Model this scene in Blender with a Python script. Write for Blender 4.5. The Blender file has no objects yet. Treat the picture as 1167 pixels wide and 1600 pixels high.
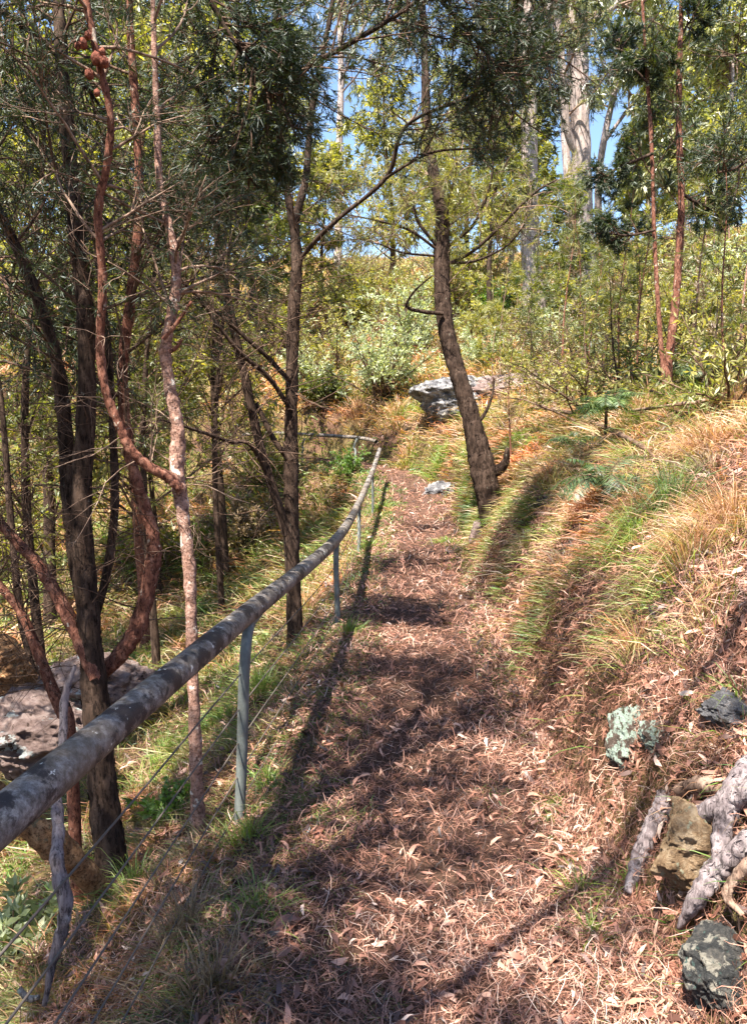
import bpy, bmesh, math, random
import numpy as np
from mathutils import Vector, noise as mnoise
R = math.radians
rng = np.random.default_rng(7)
random.seed(7)
sc = bpy.context.scene
COL = sc.collection

# ------------------------------------------------------------------ camera, sky, sun
W0, H0, F0 = 1167.0, 1600.0, 1180.0
CAM = np.array([0.0, 0.0, 1.65]); PITCH = math.atan(130 / F0)
cd = bpy.data.cameras.new('camera'); cam = bpy.data.objects.new('camera', cd); COL.objects.link(cam)
cam.location = CAM; cam.rotation_euler = (R(90) - PITCH, 0, 0)
cd.sensor_fit = 'VERTICAL'; cd.sensor_height = 36; cd.sensor_width = 36; cd.lens = F0 / H0 * 36
cd.clip_start = 0.05; cd.clip_end = 1000
sc.camera = cam
SUN_EL, SUN_AZ = R(62), R(-152)          # azimuth from +Y towards +X (negative: left of the view)
sdir = Vector((math.sin(SUN_AZ) * math.cos(SUN_EL), math.cos(SUN_AZ) * math.cos(SUN_EL), math.sin(SUN_EL)))
ld = bpy.data.lights.new('sun', 'SUN'); ld.energy = 5.0; ld.angle = R(0.5); ld.color = (1.0, 0.91, 0.78)
sun = bpy.data.objects.new('sun', ld); COL.objects.link(sun)
sun.rotation_euler = sdir.to_track_quat('Z', 'Y').to_euler()
world = bpy.data.worlds.new('World'); sc.world = world; world.use_nodes = True
nt = world.node_tree; nt.nodes.clear()
wo = nt.nodes.new('ShaderNodeOutputWorld'); bg = nt.nodes.new('ShaderNodeBackground'); sky = nt.nodes.new('ShaderNodeTexSky')
sky.sky_type = 'NISHITA'; sky.sun_disc = False; sky.sun_elevation = SUN_EL; sky.sun_rotation = SUN_AZ
sky.air_density = 1.0; sky.dust_density = 0.6; sky.ozone_density = 3.0
bg.inputs['Strength'].default_value = 0.085
nt.links.new(sky.outputs[0], bg.inputs[0]); nt.links.new(bg.outputs[0], wo.inputs[0])
sc.view_settings.view_transform = 'Standard'; sc.view_settings.look = 'None'
sc.view_settings.exposure = 2.08; sc.view_settings.gamma = 1
sc.cycles.max_bounces = 7; sc.cycles.diffuse_bounces = 3; sc.cycles.glossy_bounces = 2
sc.cycles.transmission_bounces = 5; sc.cycles.transparent_max_bounces = 4

# ------------------------------------------------------------------ helpers
def at(px, py, Y):
    """world point on the sight line of photo pixel (px,py) at distance Y ahead"""
    cx = (px - W0 / 2) / F0; cy = (H0 / 2 - py) / F0
    d = np.array([cx, math.cos(PITCH) + cy * math.sin(PITCH), -math.sin(PITCH) + cy * math.cos(PITCH)])
    return CAM + d * (Y / d[1])

PATH = np.array([(0.12, -9), (.15, -2), (.2, 2), (.35, 5.9), (.6, 9.7), (.85, 13), (.75, 15.3), (0.1, 17.2), (-1.4, 18.4), (-4, 19.3), (-8, 20), (-16, 20.5), (-60, 24)], float)
PZ = np.array([-.1, 0, 0, 0, .04, .2, .5, .75, .9, 1.1, 1.3, 1.6, 3])
def crom(P, n):
    P = np.asarray(P, float); Q = np.vstack([2 * P[0] - P[1], P, 2 * P[-1] - P[-2]]); out = []
    for i in range(1, len(Q) - 2):
        t = np.linspace(0, 1, n, endpoint=False)[:, None]
        a, b, c, d = Q[i - 1], Q[i], Q[i + 1], Q[i + 2]
        out.append(.5 * ((2 * b) + (-a + c) * t + (2 * a - 5 * b + 4 * c - d) * t ** 2 + (-a + 3 * b - 3 * c + d) * t ** 3))
    out.append(P[-1][None]); return np.vstack(out)
PP = crom(np.column_stack([PATH, PZ]), 5)
def nz(x, y, f, s=0.0):
    return (np.sin(x * f + 1.7 * s + 1.3 * np.sin(y * f * .7 + s)) * np.sin(y * f * 1.13 + 2.3 * s + 1.1 * np.sin(x * f * .83 - s))
            + .5 * np.sin((x * .8 + y * .6) * f * 2.1 + s) * np.sin((y * .8 - x * .6) * f * 1.9 + 3 * s))
def pathuv(x, y):
    x = np.asarray(x, float); y = np.asarray(y, float)
    best = np.full(x.shape, 1e9); sg = np.zeros(x.shape); z = np.zeros(x.shape); wt = np.zeros(x.shape)
    for i in range(len(PP) - 1):
        a, b = PP[i], PP[i + 1]; dx, dy = b[0] - a[0], b[1] - a[1]; L2 = dx * dx + dy * dy
        t = np.clip(((x - a[0]) * dx + (y - a[1]) * dy) / L2, 0, 1)
        qx, qy = a[0] + t * dx, a[1] + t * dy; d = np.hypot(x - qx, y - qy)
        s = np.where((x - a[0]) * dy - (y - a[1]) * dx > 0, 1.0, -1.0); m = d < best - 1e-9
        best = np.where(m, d, best); sg = np.where(m, s, sg); k = math.sqrt(L2) / (d * d + .03) ** 3; z = z + k * (a[2] + t * (b[2] - a[2])); wt = wt + k
    return best * sg, z / wt
UP = ([0, .08, .26, .55, 1.1, 2, 3.5, 6, 10, 20, 40, 80, 150], [0, .07, .58, 1.0, 1.4, 1.85, 2.4, 3.2, 4.8, 8.4, 13, 16, 17])
DN = ([0, .12, .3, .7, 1.3, 2.5, 4, 6, 9, 14, 25, 50, 100], [0, -.04, -.13, -.48, -.95, -1.6, -2.2, -2.6, -2.8, -2.2, 1, 8, 14])
def G(x, y):
    u, z = pathuv(x, y); x = np.asarray(x, float); y = np.asarray(y, float)
    a = np.abs(u); hw = np.where(u > 0, .62, .56) + .07 * nz(x, y, 1.1, 2)
    e = np.maximum(a - hw, 0)
    z = z + np.where(u > 0, np.interp(e, *UP), np.interp(e, *DN))
    z = z - .38 * np.exp(-((x - 1.6) ** 2 + (y - 9.3) ** 2) / .5)
    k = np.clip(e / .6, 0, 1)
    z = z + k * (.09 * nz(x, y, 2.3, 1) + .05 * nz(x, y, 5.7, 4) + .02 * nz(x, y, 13, 2)) + (.012 + .01 * k) * nz(x, y, 9, 5) - .03 * (1 - np.clip(a / .35, 0, 1))
    z = z + np.clip(e / 12, 0, 1) * .5 * nz(x, y, .35, 3)
    return z
def g(x, y): return float(G(np.array([x]), np.array([y]))[0])
def hit(px, py):
    """where the sight line of a photo pixel meets the ground"""
    Y = 1.0
    while Y < 90:
        p = at(px, py, Y)
        if p[2] < g(p[0], p[1]): return p, Y
        Y += .04 + Y * .008
    return at(px, py, 60), 60

class Geo:
    def __init__(s): s.V = []; s.F = []; s.A = []; s.n = 0
    def add(s, V, F, a=None):
        V = np.asarray(V, float).reshape(-1, 3); F = np.asarray(F, int)
        s.V.append(V); s.F.append(F + s.n); s.n += len(V)
        s.A.append(np.full(len(V), .5) if a is None else np.asarray(a, float).reshape(-1))
        return s
    def build(s, name, mat, parent=None, smooth=True):
        V = np.vstack(s.V); A = np.concatenate(s.A)
        me = bpy.data.meshes.new(name); me.vertices.add(len(V)); me.vertices.foreach_set('co', V.ravel().astype(np.float32))
        loops = np.concatenate([f.ravel() for f in s.F]); tot = np.concatenate([np.full(len(f), f.shape[1]) for f in s.F])
        me.loops.add(len(loops)); me.loops.foreach_set('vertex_index', loops.astype(np.int32))
        me.polygons.add(len(tot)); me.polygons.foreach_set('loop_start', np.concatenate([[0], np.cumsum(tot)[:-1]]).astype(np.int32))
        at_ = me.attributes.new('rnd', 'FLOAT', 'POINT'); at_.data.foreach_set('value', A.astype(np.float32))
        me.update(calc_edges=True); me.materials.append(mat)
        if smooth: me.polygons.foreach_set('use_smooth', np.ones(len(tot), bool))
        o = bpy.data.objects.new(name, me); COL.objects.link(o)
        if parent is not None:
            o.parent = parent; o.matrix_parent_inverse.identity()
            off = np.zeros(3); q_ = parent
            while q_ is not None: off += np.array(q_.location); q_ = q_.parent
            me.vertices.foreach_set('co', (V - off).ravel().astype(np.float32))
        return o
def tag(o, label=None, cat=None, group=None, kind=None):
    for k, v in (('label', label), ('category', cat), ('group', group), ('kind', kind)):
        if v: o[k] = v
    return o
def empty(name, loc, label, cat, group=None):
    o = bpy.data.objects.new(name, None); COL.objects.link(o); o.location = [float(v) for v in loc]; o.empty_display_size = .2
    return tag(o, label, cat, group)
def norm(v): return v / np.maximum(np.linalg.norm(v, axis=-1, keepdims=True), 1e-9)
def rv(n): return norm(rng.normal(size=(n, 3)))

def tubes(geo, P, Rr, sides=4, a=None, lump=0):
    """P (n,K,3), Rr (n,K)"""
    P = np.asarray(P, float); n, K, _ = P.shape
    T = np.empty_like(P); T[:, 1:-1] = P[:, 2:] - P[:, :-2]; T[:, 0] = P[:, 1] - P[:, 0]; T[:, -1] = P[:, -1] - P[:, -2]; T = norm(T)
    ref = np.where(np.abs(T[:, :1, 2:3]) > .8, np.array([1., 0, 0]), np.array([0, 0, 1.])) * np.ones((n, K, 1))
    if K > 6 and n == 1:   # carry the frame along
        U = np.zeros_like(T); u = np.cross(T[0, 0], ref[0, 0]); 
        for k in range(K):
            u = u - T[0, k] * np.dot(u, T[0, k]); u = u / (np.linalg.norm(u) + 1e-9); U[0, k] = u
    else: U = norm(np.cross(T, ref))
    B = np.cross(T, U); th = np.arange(sides) / sides * 2 * np.pi
    rr = Rr[..., None] * np.ones(sides)
    if lump:
        s = rng.uniform(0, 9, 3); k_ = np.arange(K)[None, :, None]
        rr = rr * (1 + lump * (np.sin(th * 2 + k_ * .37 + s[0]) * .5 + np.sin(th * 3 - k_ * .9 + s[1]) * .4 + .6 * rng.normal(size=(n, K, sides)) * .35 + .5 * np.sin(k_ * 1.3 + s[2])))
    V = P[:, :, None] + rr[..., None] * (U[:, :, None] * np.cos(th)[:, None] + B[:, :, None] * np.sin(th)[:, None])
    idx = np.arange(n * K * sides).reshape(n, K, sides); j = (np.arange(sides) + 1) % sides
    F = np.stack([idx[:, :-1], idx[:, :-1][..., j], idx[:, 1:][..., j], idx[:, 1:]], -1).reshape(-1, 4)
    if a is None: a = rng.random(n)
    geo.add(V, F, np.repeat(a, K * sides))
    if sides > 4:
        geo.F.append(idx[:, -1] + geo.n - n * K * sides)
def limb(geo, pts, rad, n=6, sides=12, lump=.06, plates=0):
    """smooth tapered tube through points; rad per point"""
    Q = crom(np.column_stack([np.asarray(pts, float), rad]), n)
    tubes(geo, Q[None, :, :3], np.maximum(Q[None, :, 3], .0015), sides, lump=lump)
    if plates: flakes(geo, Q, plates)
    return Q
def flakes(geo, Q, n, ln=.9, lift=.10, wf=.5):
    """loose bark plates along a trunk (Q: centre line + radius)"""
    t = rng.uniform(0, len(Q) - 1.01, n); i = t.astype(int); f = (t - i)[:, None]; c = Q[i] + (Q[i + 1] - Q[i]) * f; T = norm(Q[i + 1, :3] - Q[i, :3]); r_ = c[:, 3:4]
    k = rv(n); k = norm(k - T * (k * T).sum(-1, keepdims=True)); s = np.cross(T, k); L = r_ * ln * rng.uniform(.4, 1.3, (n, 1)); w = r_ * wf * rng.uniform(.3, 1., (n, 1))
    p = c[:, :3] + k * r_ * .97; T = norm(T + s * rng.normal(0, .2, (n, 1)))
    a, b = p - T * L / 2 - k * r_ * .05, p + T * L / 2 + k * r_ * lift * rng.uniform(-.5, 1.5, (n, 1)); m = p + k * r_ * .10
    V = np.stack([a, m + s * w / 2 - k * r_ * .08, b, m - s * w / 2 - k * r_ * .08], 1); geo.add(V, np.arange(4 * n).reshape(n, 4))
def poly(start, d, L, K=6, wander=.25, grav=0.0):
    n = len(start); P = np.empty((n, K, 3)); P[:, 0] = start; d = norm(d); st = (L / (K - 1))[:, None]
    bend = rv(n) * wander
    for k in range(1, K):
        d = norm(d + bend * .5 + rng.normal(size=(n, 3)) * wander * .5 + np.array([0, 0, grav])); P[:, k] = P[:, k - 1] + d * st
    return P
def kids(P, m, t0, t1, ang, L0, L1, K=5, wander=.25, grav=0., lift=0.):
    """m children from each polyline"""
    n, Kp, _ = P.shape; t = rng.uniform(t0, t1, (n, m)).ravel() * (Kp - 1); i = np.minimum(t.astype(int), Kp - 2); f = (t - i)[:, None]
    w = np.repeat(np.arange(n), m); a, b = P[w, i], P[w, i + 1]; T = norm(b - a); r = rv(n * m); r = norm(r - T * (r * T).sum(-1, keepdims=True))
    an = rng.normal(ang, .2, n * m)[:, None]; d = T * np.cos(an) + r * np.sin(an) + np.array([0, 0, lift])
    L = rng.uniform(L0, L1, n * m) * (1.15 - .5 * t / (Kp - 1))
    return poly(a + (b - a) * f, d, L, K, wander, grav)
def taper(P, r0, r1): return np.linspace(r0, r1, P.shape[1])[None] * np.ones((len(P), 1))
def quill(geo, P, m, L, w, ang=.6, droop=.0, t0=.1, tri=True, jit=.15, tone=None):
    """needles / leaves along polylines"""
    n, Kp, _ = P.shape; t = rng.uniform(t0, 1, (n, m)).ravel() * (Kp - 1); i = np.minimum(t.astype(int), Kp - 2); f = (t - i)[:, None]
    wv = np.repeat(np.arange(n), m); a, b = P[wv, i], P[wv, i + 1]; T = norm(b - a); r = rv(n * m); r = norm(r - T * (r * T).sum(-1, keepdims=True))
    an = rng.normal(ang, .25, n * m)[:, None]; d = norm(T * np.cos(an) + r * np.sin(an) + np.array([0, 0, -droop]))
    c = rng.random(n)[wv] * .7 + rng.random(n * m) * .3 if tone is None else np.clip(tone + rng.normal(size=n * m) * jit, 0, 1)
    leaves(geo, a + (b - a) * f, d, rng.uniform(.6, 1.2, n * m) * L, w * rng.uniform(.7, 1.3, n * m), c, tri, droop)
def leaves(geo, p, d, L, w, c, tri=False, droop=0.):
    n = len(p); s = norm(np.cross(d, rv(n))); L = np.broadcast_to(L, n)[:, None]; w = np.broadcast_to(w, n)[:, None]
    if tri:
        V = np.stack([p - s * w / 2, p + s * w / 2, p + d * L], 1); F = np.arange(3 * n).reshape(n, 3); geo.add(V, F, np.repeat(c, 3))
    else:
        nn = np.cross(d, s); m = p + d * L * .45
        tip = p + d * L + np.array([0, 0, -1.]) * L * droop * .5
        V = np.stack([p, m + s * w / 2 + nn * w * .12, tip, m - s * w / 2 + nn * w * .12], 1); F = np.arange(4 * n).reshape(n, 4); geo.add(V, F, np.repeat(c, 4))
def blades(geo, p, d, L, w, bend, c):
    """curved grass blades: bend is a vector added towards the tip"""
    n = len(p); L = L[:, None]; w = np.broadcast_to(w, n)[:, None]; up = norm(d); s = norm(np.cross(up, rv(n)))
    m1 = p + up * L * .4 + bend * L * .10; m2 = p + up * L * .72 + bend * L * .38; tip = p + up * L * .92 + bend * L * .85
    V = np.stack([p - s * w * .5, p + s * w * .5, m1 + s * w * .45, m1 - s * w * .45, m2 + s * w * .32, m2 - s * w * .32, tip], 1)
    b = (np.arange(n) * 7)[:, None]
    geo.add(V, np.vstack([b + [0, 1, 2, 3], b + [3, 2, 4, 5]]), np.repeat(c, 7)); geo.F.append(b + [5, 4, 6] + geo.n - 7 * n)

# ------------------------------------------------------------------ materials
def newmat(name):
    m = bpy.data.materials.new(name); m.use_nodes = True; t = m.node_tree; t.nodes.clear()
    return m, t, (lambda k, **kw: [setattr(n_, a_, v_) for n_ in [t.nodes.new(k)] for a_, v_ in kw.items()] and t.nodes[-1] or t.nodes[-1])
def ramp(t, stops, fac):
    r = t.nodes.new('ShaderNodeValToRGB'); e = r.color_ramp.elements
    while len(e) < len(stops): e.new(.5)
    for q, (p, c) in zip(e, stops): q.position = p; q.color = (*c, 1)
    t.links.new(fac, r.inputs[0]); return r.outputs[0]
def tex(t, scale, detail=6, stretch=(1, 1, 1), kind='ShaderNodeTexNoise', rough=.6, dist=0, coord='Object'):
    tc = t.nodes.new('ShaderNodeTexCoord'); mp = t.nodes.new('ShaderNodeMapping'); mp.inputs['Scale'].default_value = stretch
    n = t.nodes.new(kind); n.inputs['Scale'].default_value = scale; t.links.new(tc.outputs[coord], mp.inputs[0]); t.links.new(mp.outputs[0], n.inputs['Vector'])
    if kind == 'ShaderNodeTexNoise': n.inputs['Detail'].default_value = detail; n.inputs['Roughness'].default_value = rough; n.inputs['Distortion'].default_value = dist
    return n.outputs[0]
def mix(t, f, a, b, mode='MIX'):
    m = t.nodes.new('ShaderNodeMix'); m.data_type = 'RGBA'; m.blend_type = mode
    for s, v in ((m.inputs[0], f), (m.inputs[6], a), (m.inputs[7], b)):
        if hasattr(v, 'links'): t.links.new(v, s)
        else: s.default_value = v if isinstance(v, float) else (*v, 1)
    return m.outputs[2]
def finish(m, t, colr, rough=.85, bumpsrc=None, bs=.5, bd=.01, metal=0., spec=.3):
    p = t.nodes.new('ShaderNodeBsdfPrincipled'); o = t.nodes.new('ShaderNodeOutputMaterial')
    if hasattr(colr, 'links'): t.links.new(colr, p.inputs['Base Color'])
    else: p.inputs['Base Color'].default_value = (*colr, 1)
    p.inputs['Roughness'].default_value = rough; p.inputs['Metallic'].default_value = metal; p.inputs['Specular IOR Level'].default_value = spec
    if bumpsrc is not None:
        b = t.nodes.new('ShaderNodeBump'); b.inputs['Strength'].default_value = bs; b.inputs['Distance'].default_value = bd
        t.links.new(bumpsrc, b.inputs['Height']); t.links.new(b.outputs[0], p.inputs['Normal'])
    t.links.new(p.outputs[0], o.inputs[0]); return m
def leafmat(name, stops, trans=.45, rough=.55, tcol=1.3, gloss=.05, patch=None):
    m = bpy.data.materials.new(name); m.use_nodes = True; t = m.node_tree; t.nodes.clear()
    a = t.nodes.new('ShaderNodeAttribute'); a.attribute_name = 'rnd'
    c = ramp(t, stops, a.outputs['Fac'])
    if patch: c = mix(t, 1.0, c, ramp(t, [(.38, patch[0]), (.5, (1, 1, 1)), (.62, patch[1])], tex(t, 1.1, 3)), 'MULTIPLY')
    d = t.nodes.new('ShaderNodeBsdfDiffuse'); tr = t.nodes.new('ShaderNodeBsdfTranslucent'); gl = t.nodes.new('ShaderNodeBsdfGlossy'); gl.inputs['Roughness'].default_value = rough
    mx = t.nodes.new('ShaderNodeMixShader'); mx.inputs[0].default_value = trans; mg = t.nodes.new('ShaderNodeMixShader'); mg.inputs[0].default_value = gloss
    tc = mix(t, 1.0, c, (tcol, tcol * 1.0, tcol * .4), 'MULTIPLY'); o = t.nodes.new('ShaderNodeOutputMaterial'); gl.inputs[0].default_value = (.9, .95, 1, 1)
    t.links.new(c, d.inputs[0]); t.links.new(tc, tr.inputs[0]); t.links.new(d.outputs[0], mx.inputs[1]); t.links.new(tr.outputs[0], mx.inputs[2])
    t.links.new(mx.outputs[0], mg.inputs[1]); t.links.new(gl.outputs[0], mg.inputs[2]); t.links.new(mg.outputs[0], o.inputs[0]); return m
def barkmat(name, dark, mid, light, sc_=18, stretch=(1, 1, .25), lichen=None, lf=.62, bs=.9, bd=.012):
    m = bpy.data.materials.new(name); m.use_nodes = True; t = m.node_tree; t.nodes.clear()
    n1 = tex(t, sc_, 8, stretch, rough=.7, dist=.4); n2 = tex(t, sc_ * .25, 4)
    c = ramp(t, [(.33, dark), (.5, mid), (.68, light)], n1)
    c = mix(t, ramp(t, [(.35, (.0,) * 3), (.65, (.55,) * 3)], n2), c, mid)
    n5 = tex(t, sc_ * 2.2, 4, stretch, rough=.8); c = mix(t, ramp(t, [(.40, (.85,) * 3), (.5, (0,) * 3)], n5), c, tuple(v * .5 for v in dark))
    if lichen:
        n3 = tex(t, sc_ * .8, 5, (1, 1, .8)); c = mix(t, ramp(t, [(lf, (0,) * 3), (lf + .05, (1,) * 3)], n3), c, lichen)
    return finish(m, t, c, .9, n1, bs, bd, spec=.15)

M = {}
def m_ground():
    m = bpy.data.materials.new('ground_soil'); m.use_nodes = True; t = m.node_tree; t.nodes.clear()
    a = tex(t, 1.2, 8); b = tex(t, 28, 8, rough=.75, dist=1.2); c_ = tex(t, 7, 6)
    c1 = ramp(t, [(.3, (.035, .02, .014)), (.5, (.11, .06, .04)), (.7, (.22, .13, .09))], b)
    c2 = ramp(t, [(.3, (.06, .055, .02)), (.5, (.16, .125, .05)), (.7, (.30, .24, .11))], b)
    c = mix(t, ramp(t, [(.42, (0,) * 3), (.58, (1,) * 3)], a), c1, c2)
    c = mix(t, ramp(t, [(.35, (.45,) * 3), (.6, (1,) * 3)], c_), (.04, .028, .02), c)
    return finish(m, t, c, .95, b, .9, .03, spec=.1)
def m_path():
    m = bpy.data.materials.new('path_dirt'); m.use_nodes = True; t = m.node_tree; t.nodes.clear()
    b = tex(t, 40, 9, rough=.8, dist=1.5); a = tex(t, 2.2, 6)
    c = ramp(t, [(.3, (.03, .016, .012)), (.5, (.10, .055, .04)), (.72, (.22, .13, .10))], b)
    c = mix(t, ramp(t, [(.4, (0,) * 3), (.65, (.7,) * 3)], a), c, (.07, .045, .032))
    return finish(m, t, c, .95, b, .9, .02, spec=.1)
M['ground'] = m_ground(); M['path'] = m_path()
M['bark_dark'] = barkmat('bark_dark', (.014, .009, .007), (.05, .032, .024), (.13, .09, .07), 22, lichen=(.25, .24, .19), lf=.68)
M['bark_red'] = barkmat('bark_red', (.055, .02, .014), (.19, .08, .055), (.40, .22, .16), 30, (1, 1, .45), lichen=(.42, .36, .30), lf=.64)
M['bark_pink'] = barkmat('bark_pink', (.14, .07, .05), (.32, .19, .15), (.50, .36, .31), 30, (1, 1, 1.1), lichen=(.6, .56, .5), lf=.6)
M['bark_rust'] = barkmat('bark_rust', (.09, .045, .022), (.24, .13, .065), (.42, .27, .15), 30, (1, 1, 1), lichen=(.12, .1, .06), lf=.6)
M['bark_gum'] = barkmat('bark_gum', (.20, .15, .14), (.40, .33, .31), (.62, .56, .55), 5, (2.5, 2.5, .22), bs=.8, bd=.05)
M['bark_grey'] = barkmat('bark_grey', (.08, .065, .07), (.24, .20, .21), (.46, .42, .43), 30, (1, 1, .22), bs=1, bd=.012)
M['twig'] = barkmat('twig_bark', (.05, .03, .022), (.12, .075, .055), (.24, .17, .13), 12)
M['twig_pale'] = barkmat('twig_pale', (.13, .08, .06), (.25, .17, .13), (.42, .33, .27), 12)
M['mossy_root'] = barkmat('mossy_root', (.10, .075, .06), (.30, .25, .21), (.55, .5, .45), 26, (1, 1, .5), lichen=(.40, .44, .30), lf=.57)
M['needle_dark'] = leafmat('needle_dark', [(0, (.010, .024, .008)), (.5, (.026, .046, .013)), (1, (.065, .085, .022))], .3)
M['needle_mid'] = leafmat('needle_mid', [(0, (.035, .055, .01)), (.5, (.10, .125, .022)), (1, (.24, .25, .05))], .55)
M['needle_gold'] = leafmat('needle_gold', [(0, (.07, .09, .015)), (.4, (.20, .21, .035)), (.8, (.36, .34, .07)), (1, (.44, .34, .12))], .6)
M['needle_dry'] = leafmat('needle_dry', [(0, (.10, .07, .04)), (.6, (.24, .17, .10)), (1, (.38, .28, .18))], .3)
M['scrub'] = leafmat('scrub_leaf', [(0, (.10, .12, .025)), (.4, (.28, .28, .07)), (.8, (.46, .43, .15)), (1, (.55, .44, .24))], .5)
M['gumleaf'] = leafmat('gumleaf', [(0, (.07, .09, .025)), (.5, (.22, .24, .08)), (.85, (.40, .39, .18)), (1, (.52, .44, .30))], .5, rough=.35, gloss=.08)
M['pale_leaf'] = leafmat('pale_leaf', [(0, (.16, .21, .10)), (.5, (.36, .42, .24)), (1, (.56, .60, .42))], .45)
M['fern'] = leafmat('fern_leaf', [(0, (.02, .045, .014)), (.6, (.055, .10, .03)), (1, (.13, .19, .06))], .4)
M['fern_bright'] = leafmat('fern_bright', [(0, (.07, .14, .04)), (.6, (.16, .26, .08)), (1, (.30, .38, .15))], .45)
M['green_leaf'] = leafmat('green_leaf', [(0, (.06, .14, .02)), (.6, (.14, .26, .04)), (1, (.26, .38, .08))], .5)
M['grass'] = leafmat('grass_blades', [(0, (.07, .13, .02)), (.18, (.17, .23, .04)), (.35, (.30, .30, .09)), (.5, (.24, .15, .09)), (.72, (.48, .30, .19)), (1, (.64, .46, .33))], .4, patch=((1.15, .72, .55), (.72, 1.05, .5)))
M['grass_green'] = leafmat('grass_green', [(0, (.06, .14, .02)), (.5, (.18, .28, .04)), (1, (.38, .42, .10))], .45)
M['grass_red'] = leafmat('grass_straw', [(0, (.20, .09, .05)), (.5, (.42, .23, .13)), (1, (.62, .42, .27))], .4)
M['litter'] = leafmat('litter_leaves', [(0, (.022, .011, .008)), (.25, (.08, .032, .02)), (.5, (.26, .11, .072)), (.75, (.45, .23, .165)), (.94, (.56, .34, .25)), (1, (.66, .50, .42))], .15, gloss=.06)
def m_rock(name, stops, lich, lf=.6, lich2=None, s=2.2):
    m = bpy.data.materials.new(name); m.use_nodes = True; t = m.node_tree; t.nodes.clear()
    n1 = tex(t, s * 3, 10, rough=.72); n2 = tex(t, s * 2.2, 8, rough=.65); n3 = tex(t, s * 12, 8, rough=.8)
    c = ramp(t, stops, n1); c = mix(t, ramp(t, [(lf, (0,) * 3), (lf + .03, (1,) * 3)], n2), c, lich)
    if lich2: c = mix(t, ramp(t, [(.6, (0,) * 3), (.63, (1,) * 3)], tex(t, s * 4, 7, (1.3, 1.1, .9))), c, lich2)
    return finish(m, t, c, .95, n3, 1.0, .09, spec=.1)
M['rock_grey'] = m_rock('rock_grey', [(.36, (.05, .05, .055)), (.5, (.22, .22, .24)), (.64, (.52, .50, .50))], (.09, .08, .07), .56, (.55, .52, .46), 2)
M['rock_pink'] = m_rock('rock_pink', [(.33, (.12, .08, .07)), (.5, (.30, .22, .205)), (.66, (.52, .42, .39))], (.50, .55, .56), .60, (.10, .07, .06), 2.6)
M['rock_sand'] = m_rock('rock_sand', [(.36, (.16, .10, .06)), (.5, (.42, .29, .18)), (.64, (.66, .53, .38))], (.15, .12, .07), .62, (.45, .46, .34), 5)
M['rock_lichen'] = m_rock('rock_lichen', [(.3, (.05, .04, .035)), (.5, (.17, .13, .11)), (.7, (.34, .28, .25))], (.52, .66, .58), .46, (.10, .11, .06), 9)
M['rock_dark'] = m_rock('rock_dark', [(.3, (.02, .025, .03)), (.5, (.10, .105, .11)), (.7, (.32, .30, .27))], (.50, .48, .42), .54, (.12, .19, .18), 8)
def m_rail():
    m = bpy.data.materials.new('weathered_pipe'); m.use_nodes = True; t = m.node_tree; t.nodes.clear()
    n1 = tex(t, 38, 8, (1, .9, 1), rough=.8); n2 = tex(t, 9, 8, (1, .8, 1), rough=.7); n3 = tex(t, 26, 4, (1, .9, 1)); n4 = tex(t, 4, 5)
    c = ramp(t, [(.36, (.045, .038, .035)), (.5, (.16, .145, .14)), (.64, (.35, .335, .33))], n1)
    c = mix(t, ramp(t, [(.4, (0,) * 3), (.6, (.45,) * 3)], n4), c, (.17, .125, .08))
    c = mix(t, ramp(t, [(.51, (0,) * 3), (.56, (1,) * 3)], n2), c, (.035, .028, .03))
    c = mix(t, ramp(t, [(.66, (0,) * 3), (.68, (1,) * 3)], n3), c, (.66, .65, .6))
    return finish(m, t, c, .6, n1, .35, .006, spec=.35)
M['rail'] = m_rail()
def m_post():
    m = bpy.data.materials.new('painted_post'); m.use_nodes = True; t = m.node_tree; t.nodes.clear()
    n1 = tex(t, 30, 7, (1, 1, .35)); n2 = tex(t, 9, 4)
    c = ramp(t, [(.3, (.075, .085, .085)), (.55, (.14, .16, .155)), (.75, (.23, .24, .225))], n1)
    c = mix(t, ramp(t, [(.6, (0,) * 3), (.68, (.8,) * 3)], n2), c, (.16, .11, .07))
    return finish(m, t, c, .55, n1, .2, .003, spec=.4)
M['post'] = m_post()
mw = bpy.data.materials.new('rusty_wire'); mw.use_nodes = True; mw.node_tree.nodes.clear(); M['wire'] = finish(mw, mw.node_tree, (.10, .085, .075), .6, None, spec=.4)
mw = bpy.data.materials.new('seed_cone'); mw.use_nodes = True; mw.node_tree.nodes.clear(); M['cone'] = finish(mw, mw.node_tree, ramp(mw.node_tree, [(.35, (.10, .03, .02)), (.65, (.32, .11, .07))], tex(mw.node_tree, 60)), .85, tex(mw.node_tree, 90), 1, .01)
M['white_leaf'] = leafmat('white_leaf', [(0, (.6, .6, .62)), (1, (.75, .75, .76))], .1)

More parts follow.
